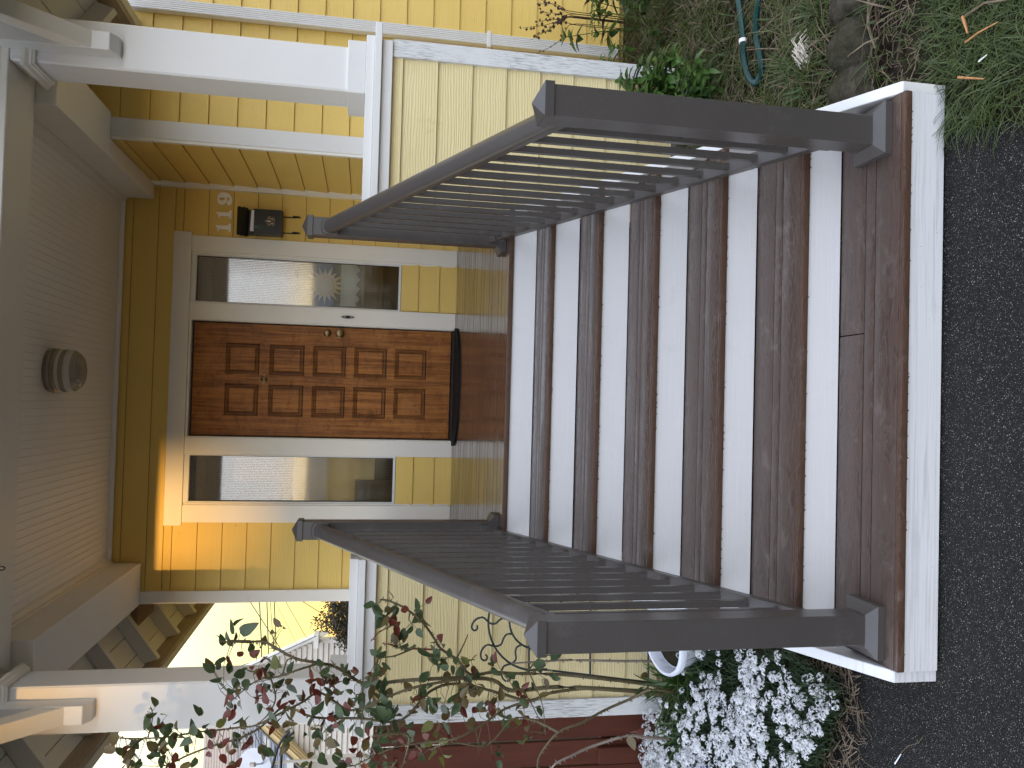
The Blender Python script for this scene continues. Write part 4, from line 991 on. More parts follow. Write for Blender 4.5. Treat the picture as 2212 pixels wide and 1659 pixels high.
LEAVES=[(-1.245,-2.713,1.267,3,0.035,'G'),(-1.332,-2.687,1.299,6,0.052,'g'),(-1.442,-2.675,1.344,5,0.041,'g'),(-1.446,-2.643,1.375,2,0.017,'r'),(-1.441,-2.687,1.249,9,0.064,'g'),(-1.384,-2.647,1.22,6,0.041,'g'),(-1.445,-2.844,1.271,4,0.035,'g'),(-1.542,-2.748,1.267,4,0.029,'r'),(-1.645,-2.642,1.264,4,0.041,'g'),(-1.597,-2.707,1.184,2,0.023,'g'),(-1.627,-2.652,1.608,6,0.047,'g'),(-1.551,-2.825,1.613,2,0.029,'g'),(-1.631,-2.747,1.654,1,0.012,'g'),(-1.623,-2.796,1.515,4,0.035,'g'),(-1.648,-2.73,1.408,5,0.052,'g'),(-1.659,-2.724,1.338,1,0.017,'y'),(-1.617,-2.847,1.757,1,0.012,'r'),(-1.682,-2.802,1.739,4,0.041,'b'),(-1.716,-2.789,1.665,6,0.047,'g'),(-1.782,-2.648,1.608,6,0.047,'g'),(-1.821,-2.682,1.619,9,0.076,'g'),(-1.662,-2.815,1.51,6,0.041,'b'),(-1.802,-2.675,1.741,3,0.035,'g'),(-1.783,-2.819,1.683,4,0.035,'b'),(-1.775,-2.714,1.528,4,0.035,'b'),(-1.77,-2.822,1.426,4,0.035,'g'),(-1.652,-2.85,1.41,4,0.035,'g'),(-1.753,-2.658,1.346,3,0.023,'r'),(-1.747,-2.804,1.322,4,0.029,'r'),(-1.776,-2.803,1.261,5,0.041,'r'),(-1.801,-2.634,1.244,4,0.035,'g'),(-1.749,-2.658,1.206,4,0.035,'b'),(-1.21,-2.786,1.078,4,0.023,'b'),(-1.367,-2.638,1.136,6,0.052,'g'),(-1.376,-2.731,1.161,4,0.023,'r'),(-1.436,-2.701,1.095,3,0.023,'y'),(-1.421,-2.805,1.151,4,0.035,'r'),(-1.47,-2.643,1.127,3,0.023,'g'),(-1.493,-2.698,1.025,5,0.047,'g'),(-1.533,-2.637,1.088,4,0.035,'b'),(-1.579,-2.653,1.169,4,0.035,'g'),(-1.576,-2.784,1.112,3,0.023,'r'),(-1.605,-2.771,1.051,4,0.035,'g'),(-1.634,-2.813,1.092,4,0.035,'b'),(-1.657,-2.818,1.009,8,0.058,'b'),(-1.547,-2.836,0.965,5,0.035,'r'),(-1.544,-2.784,1.01,4,0.035,'b'),(-1.75,-2.717,1.135,4,0.035,'b'),(-1.375,-2.849,0.815,10,0.064,'g'),(-1.453,-2.701,0.737,3,0.029,'r'),(-1.46,-2.776,0.899,5,0.035,'r'),(-1.487,-2.782,0.835,10,0.058,'r'),(-1.489,-2.67,0.769,5,0.035,'g'),(-1.575,-2.744,0.844,6,0.052,'r'),(-1.569,-2.781,0.79,8,0.064,'g'),(-1.639,-2.744,0.864,7,0.052,'g'),(-1.726,-2.695,0.906,7,0.058,'g'),(-1.703,-2.837,0.867,4,0.041,'b'),(-1.771,-2.635,0.81,5,0.041,'g'),(-1.611,-2.845,0.745,8,0.058,'g'),(-1.542,-2.685,0.696,6,0.047,'g'),(-1.666,-2.664,0.676,9,0.064,'g'),(-1.435,-2.846,0.641,6,0.047,'g'),(-1.476,-2.677,0.594,4,0.035,'b'),(-1.521,-2.769,0.6,7,0.047,'g'),(-1.582,-2.723,0.575,4,0.035,'g'),(-1.595,-2.848,0.588,6,0.052,'g'),(-1.658,-2.84,0.549,10,0.07,'G'),(-1.704,-2.81,0.504,4,0.035,'g'),(-1.795,-2.64,0.605,6,0.052,'g'),(-1.784,-2.807,0.635,6,0.052,'r'),(-1.861,-2.684,0.588,6,0.047,'g'),(-1.902,-2.645,0.641,4,0.035,'g'),(-1.833,-2.643,0.715,5,0.041,'r'),(-1.812,-2.774,0.783,5,0.047,'g'),(-1.824,-2.772,0.777,4,0.035,'b'),(-1.817,-2.735,0.911,5,0.047,'g'),(-1.812,-2.679,0.829,4,0.035,'g'),(-1.828,-2.826,0.549,4,0.035,'g'),(-1.846,-2.685,0.533,2,0.029,'r'),(-1.647,-2.675,0.5,6,0.041,'b'),(-1.786,-2.661,0.501,5,0.047,'b'),(-1.72,-2.842,0.44,5,0.047,'r'),(-1.843,-2.642,0.408,4,0.029,'g'),(-1.501,-2.83,0.409,5,0.047,'g'),(-1.536,-2.775,0.442,5,0.041,'b'),(-1.576,-2.716,0.376,4,0.035,'g'),(-1.627,-2.648,0.415,3,0.029,'r'),(-1.643,-2.775,0.346,4,0.035,'y'),(-1.751,-2.647,0.269,4,0.029,'r'),(-1.81,-2.73,0.326,6,0.041,'y'),(-1.647,-2.781,0.313,5,0.041,'g'),(-1.606,-2.78,0.27,5,0.041,'g'),(-1.558,-2.811,0.225,5,0.035,'r'),(-1.523,-2.833,0.245,5,0.035,'g'),(-1.519,-2.817,0.188,5,0.041,'b'),(-1.647,-2.698,0.135,5,0.047,'b'),(-1.454,-2.631,0.16,6,0.041,'r'),(-1.394,-2.814,0.197,2,0.023,'y'),(-1.352,-2.839,0.272,4,0.035,'g'),(-1.444,-2.633,0.288,5,0.041,'g'),(-1.383,-2.733,0.355,4,0.035,'g'),(-1.314,-2.761,0.337,3,0.023,'g'),(-1.34,-2.798,0.384,2,0.023,'g'),(-1.29,-2.719,0.457,4,0.041,'G'),(-1.269,-2.668,0.517,4,0.035,'g'),(-1.235,-2.75,0.543,4,0.035,'b'),(-1.201,-2.757,0.533,4,0.029,'r'),(-1.186,-2.838,0.472,3,0.029,'g'),(-1.247,-2.648,0.488,2,0.023,'g'),(-1.141,-2.843,0.485,2,0.023,'g'),(-1.155,-2.741,0.567,5,0.029,'r'),(-1.184,-2.666,0.608,6,0.041,'g'),(-1.101,-2.821,0.63,3,0.029,'g'),(-1.124,-2.689,0.538,5,0.041,'g'),(-1.149,-2.641,0.406,4,0.035,'g'),(-1.171,-2.711,0.41,2,0.023,'g'),(-1.333,-2.677,0.537,3,0.029,'g'),(-1.325,-2.827,0.612,3,0.023,'g'),(-1.384,-2.754,0.625,2,0.017,'g'),(-1.398,-2.817,0.058,3,0.029,'b'),(-1.629,-2.664,0.044,5,0.047,'b'),(-1.603,-2.785,0.024,5,0.047,'g'),(-1.677,-2.75,0.028,5,0.041,'g'),(-1.613,-2.63,0.033,3,0.023,'r'),(-1.85,-2.663,0.078,4,0.041,'b'),(-1.904,-2.635,0.014,4,0.041,'g'),(-1.517,-2.75,0.146,4,0.041,'g'),(-1.506,-2.743,0.218,3,0.029,'g'),(-1.444,-2.69,0.059,2,0.017,'b'),(-1.604,-2.745,-0.07,6,0.052,'r'),(-1.57,-2.786,-0.13,5,0.041,'g'),(-1.644,-2.761,-0.091,5,0.047,'b'),(-1.378,-2.818,-0.204,2,0.029,'G'),(-1.461,-2.767,-0.195,6,0.041,'g'),(-1.518,-2.633,-0.065,2,0.017,'g'),(-1.753,-2.639,-0.213,3,0.035,'r'),(-1.731,-2.712,-0.115,4,0.035,'y'),(-1.776,-2.74,-0.104,3,0.029,'g'),(-1.781,-2.776,-0.649,3,0.029,'r'),(-1.529,-2.83,-0.052,3,0.035,'b'),(-1.498,-2.79,-0.698,3,0.035,'g')]

# ------------------------------------------------------------------ plants
def leaf_mesh(name, mat, L=1., W=.55, fold=.22, curl=.25, tip=1.0, n=5, serr=0.):
    # pointed oval leaf, folded along the midrib, lying along +X
    mb = MB(); rows_ = []
    for i in range(n+1):
        t = i/n; wd = W*.5*math.sin(math.pi*min(1, t**.8))**.75*(1-.25*t*tip)
        if i in (0, n): wd = 0.0
        if serr and i % 2: wd *= 1+serr
        z = -curl*t*t*L*.5
        rows_.append([(t*L, -wd, z+fold*wd), (t*L, 0, z), (t*L, wd, z+fold*wd)])
    for r_ in rows_: mb.v += r_
    for i in range(n):
        a = i*3
        mb.f += [(a, a+3, a+4, a+1), (a+1, a+4, a+5, a+2)]; mb.mi += [0, 0]
    me = mb.mesh(name, mat); me.polygons.foreach_set('use_smooth', [True]*len(me.polygons)); return me
RL = {k: [leaf_mesh('rose_leaf', M[m], 1, w_, f_, c_, n=6, serr=.05) for w_, f_, c_ in ((.66, .25, .2), (.58, .55, .35), (.70, .1, .15))] for k, m in (('g', 'lg'), ('b', 'lb'), ('r', 'lr'), ('y', 'ly'))}
rose = empty('rose_bush', (-1.6, -2.5, G), 'tall thorny climbing rose with green and dark red leaves left of the steps', 'rose bush')
random.seed(21)
for ci, (r_, P) in enumerate(CANES):
    if P[0][2] < -.55:                       # canes that rise from the bed: carry them down to the soil
        p = P[0]; P = [(p[0]-.06, p[1]+.05, G), (p[0]-.02, p[1]+.01, p[2]-.12)]+P
    S = smooth_pts(P); r_ = r_*1.12
    mb = MB().tube(S, r_, 7, r_*.45)
    for i in range(1, len(S)-1):             # thorns
        for q in range(1 if r_ < .006 else 2):
            if random.random() < .75:
                d = Vector((random.uniform(-1, 1), random.uniform(-1, .2), random.uniform(-.4, .4))).normalized()
                t = random.random(); b0 = Vector(S[i])*(1-t)+Vector(S[i+1])*t; ax_ = (Vector(S[i+1])-Vector(S[i])).normalized()
                d = (d-ax_*d.dot(ax_)).normalized(); h = .0085
                a = b0+d*r_*.6+ax_*.004; b2 = b0+d*r_*.6-ax_*.004; c2 = b0+d*r_*.6+d.cross(ax_)*.002; tp = b0+d*(r_+h)-ax_*.003
                mb.tri(a, c2, tp); mb.tri(c2, b2, tp); mb.tri(b2, a, tp)
    mat = M['cane_grey'] if ci in (2, 4) else (M['cane_red'] if ci in (18, 10) else M['cane'])
    mb.build('cane', mat, rose, smooth=True)
leaves = []
for (x, y, z, n, rad, kd) in LEAVES:
    n = max(1, round(n*.95))
    for i in range(n):
        big = 1.4 if kd == 'G' else 1.
        c_ = kd if kd in 'rby' else 'g'
        u = random.random()
        if kd == 'g' and u < .16: c_ = 'b'
        elif kd == 'g' and u < .22: c_ = 'r'
        elif kd == 'b' and u < .35: c_ = 'g' if u < .2 else 'r'
        elif kd == 'r' and u < .2: c_ = 'b'
        L_ = random.uniform(.048, .076)*big*(.9 if c_ == 'r' else 1)
        a = random.uniform(0, 2*math.pi); q = rad*math.sqrt(random.random())
        p = (x+q*math.cos(a)*1.0, y+random.uniform(-.05, .05), z+q*math.sin(a))
        leaves.append((L_, p, c_, (random.uniform(-1.2, 1.2)+math.pi/2*random.choice((1, 1, -1)), random.uniform(-.9, .9), a+random.uniform(-.7, .7)), random.randrange(3)))
leaves.sort(key=lambda t: -t[0])
rest = MB(); rest_m = ['lg', 'lb', 'lr', 'ly']
twig = MB()
for k, (L_, p, c_, rot, v) in enumerate(leaves):
    if k < 300:
        o = place('leaf', RL[c_][v], rose, p, rot, L_)
    else:
        from mathutils import Euler
        m = Matrix.Translation(p) @ Euler(rot).to_matrix().to_4x4() @ Matrix.Scale(L_, 4)
        n0 = len(rest.v); me = RL[c_][v]
        rest.v += [tuple(m @ q.co) for q in me.vertices]
        for f in me.polygons: rest.f.append(tuple(n0+i for i in f.vertices)); rest.mi.append('gbry'.index(c_))
# petioles and side shoots: each leaf hangs on a thin stalk from the nearest cane
CP = [Vector(p) for r_, P in CANES for p in smooth_pts(P)]
for (L_, p, c_, rot, v) in leaves:
    pv = Vector(p); near = min(CP, key=lambda q: (q-pv).length)
    if (near-pv).length < .22 and random.random() < .55:
        mid = (near+pv)/2+Vector((random.uniform(-.015, .015), random.uniform(-.01, .01), random.uniform(-.005, .02)))
        twig.tube([near, mid, pv], .0018, 4, .001)
o = rest.build('small_leaves', [M['lg'], M['lb'], M['lr'], M['ly']], rose, smooth=True); o['kind'] = 'stuff'
o = twig.build('twigs', M['cane'], rose); o['kind'] = 'stuff'

# white candytuft: heads of many small four petalled flowers over fine dark foliage
def ground_h(x, y): return G+.01+.09*max(0, 1-abs(y+3.1)/.9)
inside = []
random.seed(4)
pet = MB(); fol = MB()
def floret(mb, c, nrm, r_):
    t = nrm.orthogonal().normalized(); b = nrm.cross(t); a0 = random.uniform(0, 6.28)
    for k in range(4):
        a = a0+k*1.5708+random.uniform(-.15, .15); rr_ = r_*(1.15 if k < 2 else .8)
        d = t*math.cos(a)+b*math.sin(a); e_ = nrm.cross(d)
        mb.quad(c, c+d*rr_*.6-e_*rr_*.36+nrm*rr_*.1, c+d*rr_*1.05, c+d*rr_*.6+e_*rr_*.36+nrm*rr_*.1)
def blade(mb, p, h, lean, az, wd, seg=3, droop=.6):
    d = Vector((math.cos(az), math.sin(az), 0)); s_ = Vector((-d.y, d.x, 0))*wd*.5
    pts = []
    for i in range(seg+1):
        t = i/seg; pts.append(Vector(p)+d*(lean*t*t*h+lean*.3*t*h)+Vector((0, 0, h*t*(1-droop*lean*t*t*.5))))
    n0 = len(mb.v)
    for i in range(seg): mb.v += [tuple(pts[i]-s_*(1-.75*i/seg)), tuple(pts[i]+s_*(1-.75*i/seg))]
    mb.v.append(tuple(pts[seg]))
    for i in range(seg-1):
        a = n0+2*i; mb.f.append((a, a+1, a+3, a+2)); mb.mi.append(mb.cur)
    a = n0+2*(seg-1); mb.f.append((a, a+1, a+2)); mb.mi.append(mb.cur)
def bed(x, y):
    # outline of the flowering mass; its front edge runs obliquely beside the steps
    if x > -1.0-.15*max(0, (-3.4-y)): return 0
    front = -4.0 - .10*math.sin(x*5)
    if y < front or y > -2.44: return 0
    v = 1.
    return v
heads = 0; tries = 0
while heads < 2300 and tries < 40000:
    tries += 1
    x = random.uniform(-2.6, -1.0); y = random.uniform(-4.02, -2.5)
    if not bed(x, y): continue
    nn = noise.noise(Vector((x*3.2, y*3.2, 1.7)))
    if y > -3.12 and x > -1.82 and random.random() < (.95 if x > -1.72 else .6): continue     # strap leaves and pot stand here
    if nn < -.34 and random.random() < .85: continue
    if x > -1.14 and y < -3.55 and random.random() < .7: continue
    base = ground_h(x, y)
    H = .16+.07*nn+random.uniform(-.03, .03)
    edge = min(1, (y+4.02)/.25, (-x-1.0)/.10)
    H *= .45+.55*max(0, edge)
    c = Vector((x, y, base+H)); up = Vector((random.uniform(-.45, .45)+.15, random.uniform(-.5, .2), 1)).normalized()
    R_ = random.uniform(.012, .023); n_ = int(12+R_*900)
    t = up.orthogonal().normalized(); b = up.cross(t)
    for k in range(n_):
        th = math.acos(1-random.random()*.75); ph = random.uniform(0, 6.28)
        d = up*math.cos(th)+(t*math.cos(ph)+b*math.sin(ph))*math.sin(th)
        floret(pet, c+d*R_-up*R_*.45, (d+up*.4).normalized(), random.uniform(.0040, .0058))
    # stem with fine leaves below
    for k in range(9):
        a = random.uniform(0, 6.28); blade(fol, (x+random.uniform(-.02, .02), y+random.uniform(-.02, .02), base+random.uniform(0, H*.6)), random.uniform(.03, .06), random.uniform(.4, 1.2), a, .005, 3)
    heads += 1
for k in range(9000):
    x = random.uniform(-2.6, -.99); y = random.uniform(-4.05, -2.5)
    if not bed(x, y): continue
    h0 = ground_h(x, y); hh = random.uniform(0, .12)
    blade(fol, (x, y, h0+hh), random.uniform(.03, .075), random.uniform(.3, 1.6), random.uniform(0, 6.28), random.uniform(.003, .006), 3)
o = pet.build('candytuft_flowers', M['petal']); tag(o, 'dense mass of small white flower heads left of the steps', 'flowers', kind='stuff')
o = fol.build('candytuft_foliage', M['weed_d']); tag(o, 'fine dark green foliage under the white flowers', 'foliage', kind='stuff')

# strap leaved clumps
def strap_clump(x, y, z, n, h, label, mat, wd=.021, spread=1., name='strap_leaf_plant', rnd=(.6, 1.), cat='plant'):
    e = empty(name, (x, y, z), label, cat)
    for k in range(n):
        mb = MB(); a = random.uniform(0, 6.28)
        blade(mb, (x+random.uniform(-.05, .05)*spread, y+random.uniform(-.05, .05)*spread, z), h*random.uniform(*rnd), random.uniform(.2, 1.3)*spread, a, wd*random.uniform(.7, 1.2), 7, .9)
        mb.build('leaf', mat, e, smooth=True)
    return e
strap_clump(-1.48, -2.86, -.95, 70, .34, 'clump of long green strap leaves between the flower pot and the white flowers', M['strap'])
strap_clump(-1.68, -2.98, -.95, 52, .30, 'clump of green strap leaves among the white flowers, farther left', M['strap'])
strap_clump(-1.36, -3.05, -.95, 40, .26, 'low tuft of strap leaves under the white pot', M['strap'])

# grass of the lawn
g = MB(); random.seed(8)
for k in range(15000):
    y = random.uniform(-5.5, -4.24); x = random.uniform(.66, 1.75)
    lim = .745+(y+4.44)*.22
    if x < lim+random.uniform(-.015, .03): continue
    if x < .90 and y > -4.46: continue
    nn = noise.noise(Vector((x*4, y*4, 0)))
    if random.random() < .36-.9*nn or (y > -4.40 and random.random() < .75): continue
    ed = x < lim+.12
    g.cur = 1 if random.random() < .3 else 0
    blade(g, (x, y, G-.005), random.uniform(.03, .07)*(1.25 if ed else 1), random.uniform(.4, 1.9), random.uniform(0, 6.28) if not ed else random.gauss(3.4, .8), random.uniform(.003, .0055), 3)
tag(g.build('lawn_grass', [M['grass'], M['grass2']]), 'short green lawn grass beside the foot of the steps', 'grass', kind='stuff')
# trampled grass and debris of the garden strip
g = MB(); random.seed(9)
for k in range(27000):
    x = random.uniform(.90, 3.3); y = random.uniform(-4.22, -1.3)
    if y > YP-.02 and x < 1.80: continue
    # bare soil strip between the stones and the lawn
    if y < -3.86 and random.random() < .75: continue
    if -3.45 < y < -3.02 and 1.25 < x < 2.1 and random.random() < .78: continue
    nn = noise.noise(Vector((x*3, y*3, 5)))
    if random.random() < .22-1.0*nn: continue
    u = random.random(); g.cur = 0 if u < .62 else (1 if u < .74 else 2)
    blade(g, (x, y, G+random.uniform(0, .02)), random.uniform(.05, .15), random.uniform(.8, 2.6), random.uniform(0, 6.28), random.uniform(.004, .0085), 4, .9)
tag(g.build('rough_grass', [M['grass'], M['grass2'], M['dry']]), 'tangled rough grass and dry blades in the strip right of the steps', 'grass', kind='stuff')
g = MB(); random.seed(10)
for k in range(2600):
    left = random.random() < .5
    if left: x = random.uniform(-1.9, -.97); y = random.uniform(-4.10, -3.5)
    else: x = random.uniform(.9, 1.9); y = random.uniform(-4.35, -3.0)
    a = random.uniform(0, 6.28); L_ = random.uniform(.02, .11); z = G+random.uniform(.004, .03)
    g.tube([(x, y, z), (x+L_*.5*math.cos(a), y+L_*.5*math.sin(a), z+random.uniform(0, .015)), (x+L_*math.cos(a+.3), y+L_*math.sin(a+.3), z)], random.uniform(.0008, .002), 3)
tag(g.build('plant_litter', M['dry']), 'brown stalks and root litter on the soil along both sides of the steps', 'litter', kind='stuff')

# leafy weeds against the house
WL = [leaf_mesh('weed_leaf', M['weed'], 1, .50, .30, .5, n=6), leaf_mesh('weed_leaf', M['weed'], 1, .42, .2, .8, n=6), leaf_mesh('dark_weed_leaf', M['weed_d'], 1, .50, .3, .5, n=6)]
def weed(x, y, stems, hmax, label, spread=.16, L0=.10, dark=.15, seed=1):
    rnd = random.Random(seed)
    e = empty('leafy_weed', (x, y, G), label, 'plant')
    for s_ in range(stems):
        a = rnd.uniform(0, 6.28); q = rnd.uniform(.2, 1)*spread; h = hmax*rnd.uniform(.45, 1)
        top = Vector((x+q*math.cos(a), y+q*math.sin(a)*.8, G+h)); bot = Vector((x+q*.4*math.cos(a), y+q*.4*math.sin(a), G))
        MB().tube([bot, (bot+top)/2+Vector((.01, 0, .02)), top], .004, 5, .0025).build('stem', M['weed'], e)
        for w_ in range(3):
            zc = top-Vector((0, 0, w_*.035)); n = 5 if w_ < 2 else 4
            for k in range(n):
                az_ = 6.28*k/n+w_*.6+rnd.uniform(-.3, .3)
                me = WL[2] if rnd.random() < dark else WL[rnd.randrange(2)]
                place('leaf', me, e, tuple(zc), (rnd.uniform(-.4, .4), -rnd.uniform(.35, .9)+w_*.35, az_), L0*(.55+.35*w_/2)*rnd.uniform(.75, 1.25))
weed(1.62, -2.56, 20, .42, 'bright green leafy weed in front of the peeling corner board', .15, .105, .1, 3)
weed(1.48, -2.84, 13, .24, 'small leafy weed nearest the steps, in front of the siding', .13, .085, .2, 4)
weed(1.98, -1.75, 9, .46, 'leafy weed at the foot of the white downspout', .20, .11, .2, 5)
weed(2.45, -1.55, 10, .55, 'dark leafy clump against the wall right of the downspout', .30, .12, .6, 6)
weed(2.25, -2.2, 8, .34, 'low dark leafy clump in the garden right of the corner board', .26, .10, .65, 7)
fp = empty('ferny_weed', (2.3, -1.9, G), 'ferny green weed with lacy leaves among the dark clumps', 'plant')
for k in range(10):
    a = R(36*k); mb = MB(); c = Vector((2.32, -1.85, G+.42))
    for j in range(6):
        t = .03+.022*j; p = c+Vector((math.cos(a)*t, math.sin(a)*t, -.15*t))
        for sg in (1, -1): blade(mb, p, .012, 1.0, a+sg*1.1, .012, 2)
        mb.quad(p, p+Vector((math.cos(a), math.sin(a), 0))*.022+Vector((-math.sin(a), math.cos(a), 0))*.006, p+Vector((math.cos(a), math.sin(a), 0))*.034, p+Vector((math.cos(a), math.sin(a), 0))*.022-Vector((-math.sin(a), math.cos(a), 0))*.006)
    mb.build('leaf', M['weed'], fp)
MB().tube([(2.3, -1.85, G), (2.31, -1.85, G+.2), (2.32, -1.85, G+.42)], .004, 5).build('stem', M['weed'], fp)
# dead plant against the wall
dp = empty('dead_plant', (2.42, -1.3, G), 'withered dark brown plant with curled leaves against the yellow wall', 'dead plant')
random.seed(33); dm = MB()
for k in range(9):
    x, y, z = 2.50+random.uniform(-.06, .1), -1.32+random.uniform(-.05, .05), -.62
    P = [(x, y, G), (x, y, z)]
    dx = random.uniform(-.32, .12)
    for j in range(5): x += dx/5+random.uniform(-.02, .02); z += random.uniform(.02, .085); y += random.uniform(-.02, .02); P.append((x, y, z))
    S = smooth_pts(P, 3); MB().tube(S, .0028, 5, .0010).build('stalk', M['dead'], dp)
    for q in S[6:]:
        if random.random() < .8:
            a = random.uniform(0, 6.28); c = Vector(q); d = Vector((math.cos(a), random.uniform(-.5, .5), math.sin(a)))*random.uniform(.012, .032); e_ = Vector((-d.z, .004, d.x))*.4
            dm.quad(c, c+d*.5+e_, c+d, c+d*.5-e_+Vector((0, .006, 0)))
dm.build('dead_leaves', M['dead'], dp)['kind'] = 'stuff'
# daffodil like tufts and bleached bulb stems
def tuft(x, y, n, h, label, mat, seed, wd=.006):
    rnd = random.Random(seed); e = empty('grass_tuft', (x, y, G), label, 'grass tuft'); mb = MB()
    for k in range(n):
        a = rnd.uniform(0, 6.28); q = rnd.random()*.07
        blade(mb, (x+q*math.cos(a), y+q*math.sin(a), G), h*rnd.uniform(.5, 1), rnd.uniform(.2, 1.8), a+rnd.uniform(-.6, .6), wd*rnd.uniform(.6, 1.2), 6, .9)
    o = mb.build('blades', mat, e, smooth=True); o['kind'] = 'stuff'
tuft(1.27, -3.62, 90, .17, 'bluish green grass tuft nearest the side board of the steps', M['grass2'], 1)
tuft(1.44, -3.76, 110, .16, 'bright green grass tuft beside the bleached stems', M['grass2'], 2)
tuft(1.16, -3.72, 60, .14, 'small grass tuft against the side board of the steps', M['strap'], 3)
tuft(1.70, -3.66, 100, .16, 'grass tuft between the stones and the hose', M['grass2'], 4)
tuft(1.30, -2.72, 60, .15, 'grass tuft under the low wall right of the steps', M['strap'], 6)
bs = MB(); rnd = random.Random(2)
for k in range(46):
    a = rnd.gauss(2.4, .35); L_ = rnd.uniform(.10, .17); x, y = 1.27+rnd.uniform(-.045, .045), -3.72+rnd.uniform(-.03, .03); z = G+rnd.uniform(.03, .07)
    bs.tube([(x, y, z), (x-L_*.4*math.cos(a)*-1*-1, y+L_*.35*math.sin(a)*.6, z+.02), (x-L_*.8*math.cos(a)*-1*-1*.9, y+L_*.5*math.sin(a)*.4, z-.01)], .0028, 5, .0015)
tag(bs.build('bleached_stems', M['bleach']), 'bundle of bleached white bulb stems lying by the stones', 'stems', kind='stuff')

# stones in a row at the lawn edge
def stone(x, y, sx, sy, sz, seed, label, rz=0.):
    mb = MB(); n, m = 18, 26
    for i in range(n+1):
        th = math.pi*i/n
        for j in range(m):
            ph = 2*math.pi*j/m; d = Vector((math.sin(th)*math.cos(ph), math.sin(th)*math.sin(ph), math.cos(th)))
            k = 1+.22*noise.fractal(d*1.3+Vector((seed*3.1, 0, 0)), 1, 2, 3)+.05*noise.noise(d*7+Vector((seed, 0, 0)))
            v = Vector((d.x*sx*k, d.y*sy*k, d.z*sz*k)); v.rotate(Matrix.Rotation(rz, 3, 'Z')); mb.v.append((x+v.x, y+v.y, G+v.z+sz*.15))
    for i in range(n):
        for j in range(m):
            mb.f.append((i*m+j, i*m+(j+1) % m, (i+1)*m+(j+1) % m, (i+1)*m+j)); mb.mi.append(0)
    return tag(mb.build('garden_stone', M['stone'], None, smooth=True), label, 'stone', 'row of grey garden stones')
stone(1.02, -4.01, .115, .11, .085, 1, 'grey garden stone nearest the side board of the steps')
stone(1.20, -4.00, .12, .105, .09, 2, 'middle garden stone of the row right of the steps')
stone(1.39, -4.0, .13, .11, .085, 3, 'flat garden stone third from the steps')
stone(1.60, -4.00, .12, .09, .07, 4, 'garden stone farthest right of the row')
# garden hose
HP = [(2.05, -3.02), (1.806, -3.125), (1.614, -3.179), (1.498, -3.196), (1.407, -3.233), (1.345, -3.285), (1.326, -3.335), (1.360, -3.372), (1.442, -3.352), (1.536, -3.317), (1.633, -3.313), (1.75, -3.35), (2.0, -3.42)]
S = smooth_pts([(a, b_, G+.062) for a, b_ in HP], 12)
hs = empty('garden_hose', (1.5, -3.25, G), 'dark green ribbed garden hose looped on the soil right of the steps', 'hose')
L_ = len(S)
SS = smooth_pts(S, 3)
hb = MB(); n0 = 0; seg = 8
for i, p in enumerate(SS):
    p = Vector(p); d = (Vector(SS[min(i+1, len(SS)-1)])-Vector(SS[max(i-1, 0)])).normalized(); a = d.cross(Vector((0, 0, 1))).normalized(); b = d.cross(a)
    rr_ = .0150 if i % 2 else .0125
    for k in range(seg): t = 6.2832*k/seg; hb.v.append(tuple(p+a*math.cos(t)*rr_+b*math.sin(t)*rr_))
for i in range(len(SS)-1):
    for k in range(seg): hb.f.append((i*seg+k, i*seg+(k+1) % seg, (i+1)*seg+(k+1) % seg, (i+1)*seg+k)); hb.mi.append(0)
hb.build('hose_tube', M['hose'], hs)
MB().tube([(1.566, -3.186, G+.062), (1.584, -3.183, G+.062)], .0185, 10).build('white_tag', M['tag'], hs)
# splinters, sticks
def stick(P, r_, label, m='wood_chip', name='wood_splinter', cat='splinter', grp=None, flatz=1.):
    return tag(MB().tube([(a, b_, G+.028+z) for a, b_, z in P], r_, 5, r_*.5).build(name, M[m]), label, cat, grp)
stick([(.866, -4.548, 0), (.820, -4.652, .004)], .0045, 'short straight orange splinter on the grass nearest the steps')
stick([(.960, -4.574, 0), (.958, -4.64, .012), (.960, -4.705, .004)], .0032, 'long thin orange splinter lying across the grass')
stick([(1.042, -4.563, 0), (.981, -4.588, .004)], .0055, 'broad orange wood splinter farther from the asphalt')
stick([(1.040, -4.575, 0), (1.035, -4.66, .01), (1.0, -4.76, 0)], .004, 'long dark stick at the far side of the grass', 'dry', 'stick', 'stick')
stick([(.880, -4.629, 0), (.884, -4.665, .004)], .0030, 'tiny white scrap on the grass', 'tag', 'paper_scrap', 'scrap')
stick([(1.34, -4.10, .0), (1.22, -4.115, .012), (1.13, -4.14, 0)], .007, 'dark rotten stick with pale flakes beside the stones', 'dry', 'stick', 'stick')
stick([(1.36, -4.15, .0), (1.25, -4.155, .010), (1.16, -4.165, 0)], .006, 'second rotten stick beside the stones', 'dead', 'stick', 'stick')
def lie(P, r_, label, m, name, cat): return tag(MB().tube([(a, b_, G+.003+z) for a, b_, z in P], r_, 5, r_*.6).build(name, M[m]), label, cat)
lie([(-1.283, -4.268, .001), (-1.239, -4.298, .001)], .0024, 'pale flat straw lying on the asphalt left of the steps', 'ceramic', 'straw', 'straw')
lie([(-1.237, -4.297, .0), (-1.20, -4.33, .002), (-1.17, -4.38, .0), (-1.139, -4.401, .0)], .0010, 'thin curved twig on the asphalt beside the pale straw', 'dry', 'twig', 'twig')
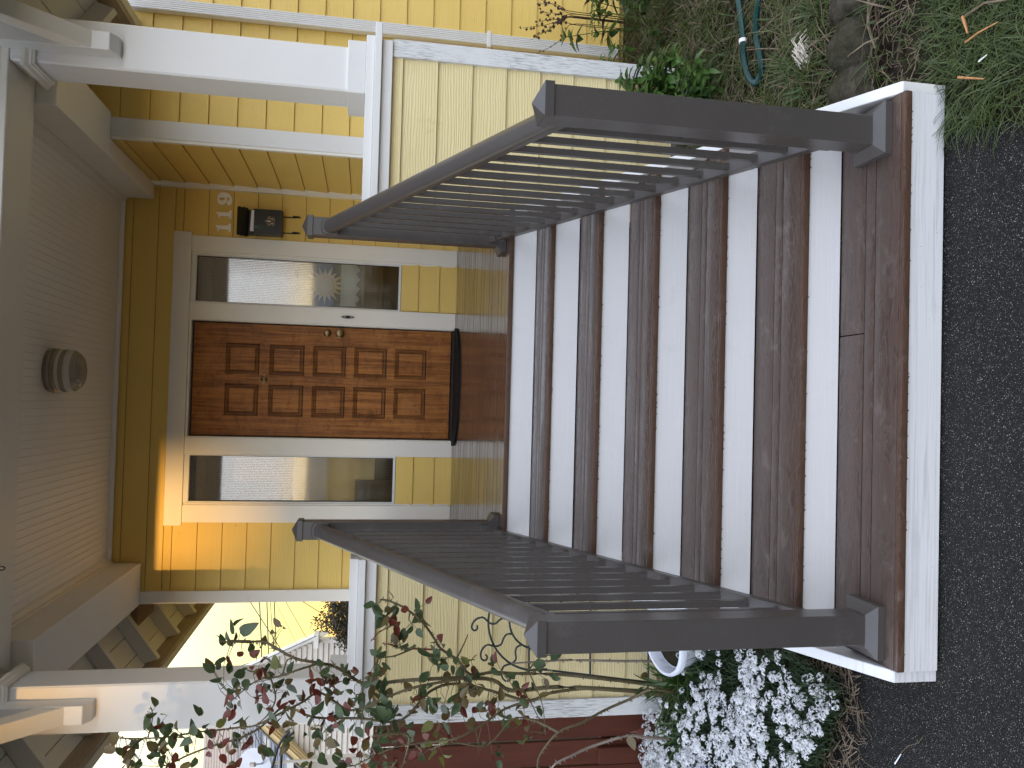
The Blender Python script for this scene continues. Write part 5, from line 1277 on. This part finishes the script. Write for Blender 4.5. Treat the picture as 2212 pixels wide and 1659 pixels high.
lv = leaf_mesh('fallen_leaf', m_leaf('fallen leaf', (.16, .06, .025), (.22, .09, .04), .7), 1, .8, .2, .1, n=5)
tag(place('fallen_leaf', lv, None, (1.24, -3.20, G+.07), (.3, -.3, 2.2), .055), 'orange brown fallen leaf in the dark grass below the hose', 'leaf')
# needles and droplets on steps
dr = MB(); random.seed(14)
for k in range(1, 7):
    zt = -k*RISE; yf = YN-k*RUN
    for q in range(34):
        x = random.uniform(SXL+.03, SXR-.03)
        if q % 2 and random.random() < .5: continue
        r_ = random.uniform(.0016, .0030); c = (x, yf+.0035, zt-.0262)
        n0 = len(dr.v)
        dr.lathe([(.0004, -r_*1.2), (r_*.8, -r_*.7), (r_, 0), (r_*.7, r_*.5)], c, 'Z', 6)
wd_ = m_plain('water drop', (.20, .20, .20), .04, 0); wd_.node_tree.nodes['Principled BSDF'].inputs['Transmission Weight'].default_value = .8
tag(dr.build('water_drops', wd_, None, smooth=True), 'row of small water drops hanging under the step nosings', 'water drops', kind='stuff')
# shrub beyond the porch on the left
sh = empty('far_shrub', (-4.3, 9.2, G), 'olive shrub with dry golden leaves in front of the neighbour house', 'shrub')
sb = MB(); rnd = random.Random(6)
for k in range(22000):
    d = Vector((rnd.gauss(0, 1), rnd.gauss(0, 1), rnd.gauss(0, 1))).normalized()*(rnd.random()**.45)
    q = 1+.35*noise.noise(d*2.3)
    p = Vector((-4.25+d.x*.72*q, 9.2+d.y*.55*q, .45+d.z*.98*q))
    a = Vector((rnd.gauss(0, 1), rnd.gauss(0, 1), rnd.gauss(0, 1))).normalized()*rnd.uniform(.04, .07); b = a.orthogonal().normalized()*.015
    sb.quad(p, p+a*.5+b, p+a, p+a*.5-b)
sb.build('crown', M['shrub'], sh)['kind'] = 'stuff'
tk = MB()
for k in range(16):
    a = 6.28*k/16; tk.tube([(-4.25+.05*math.cos(a), 9.2+.05*math.sin(a), G), (-4.25+.15*math.cos(a), 9.2+.1*math.sin(a), -.2), (-4.25+.5*math.cos(a), 9.2+.35*math.sin(a), .5+.3*math.sin(a*3))], .014, 4, .004)
tk.build('trunk', M['cane'], sh)
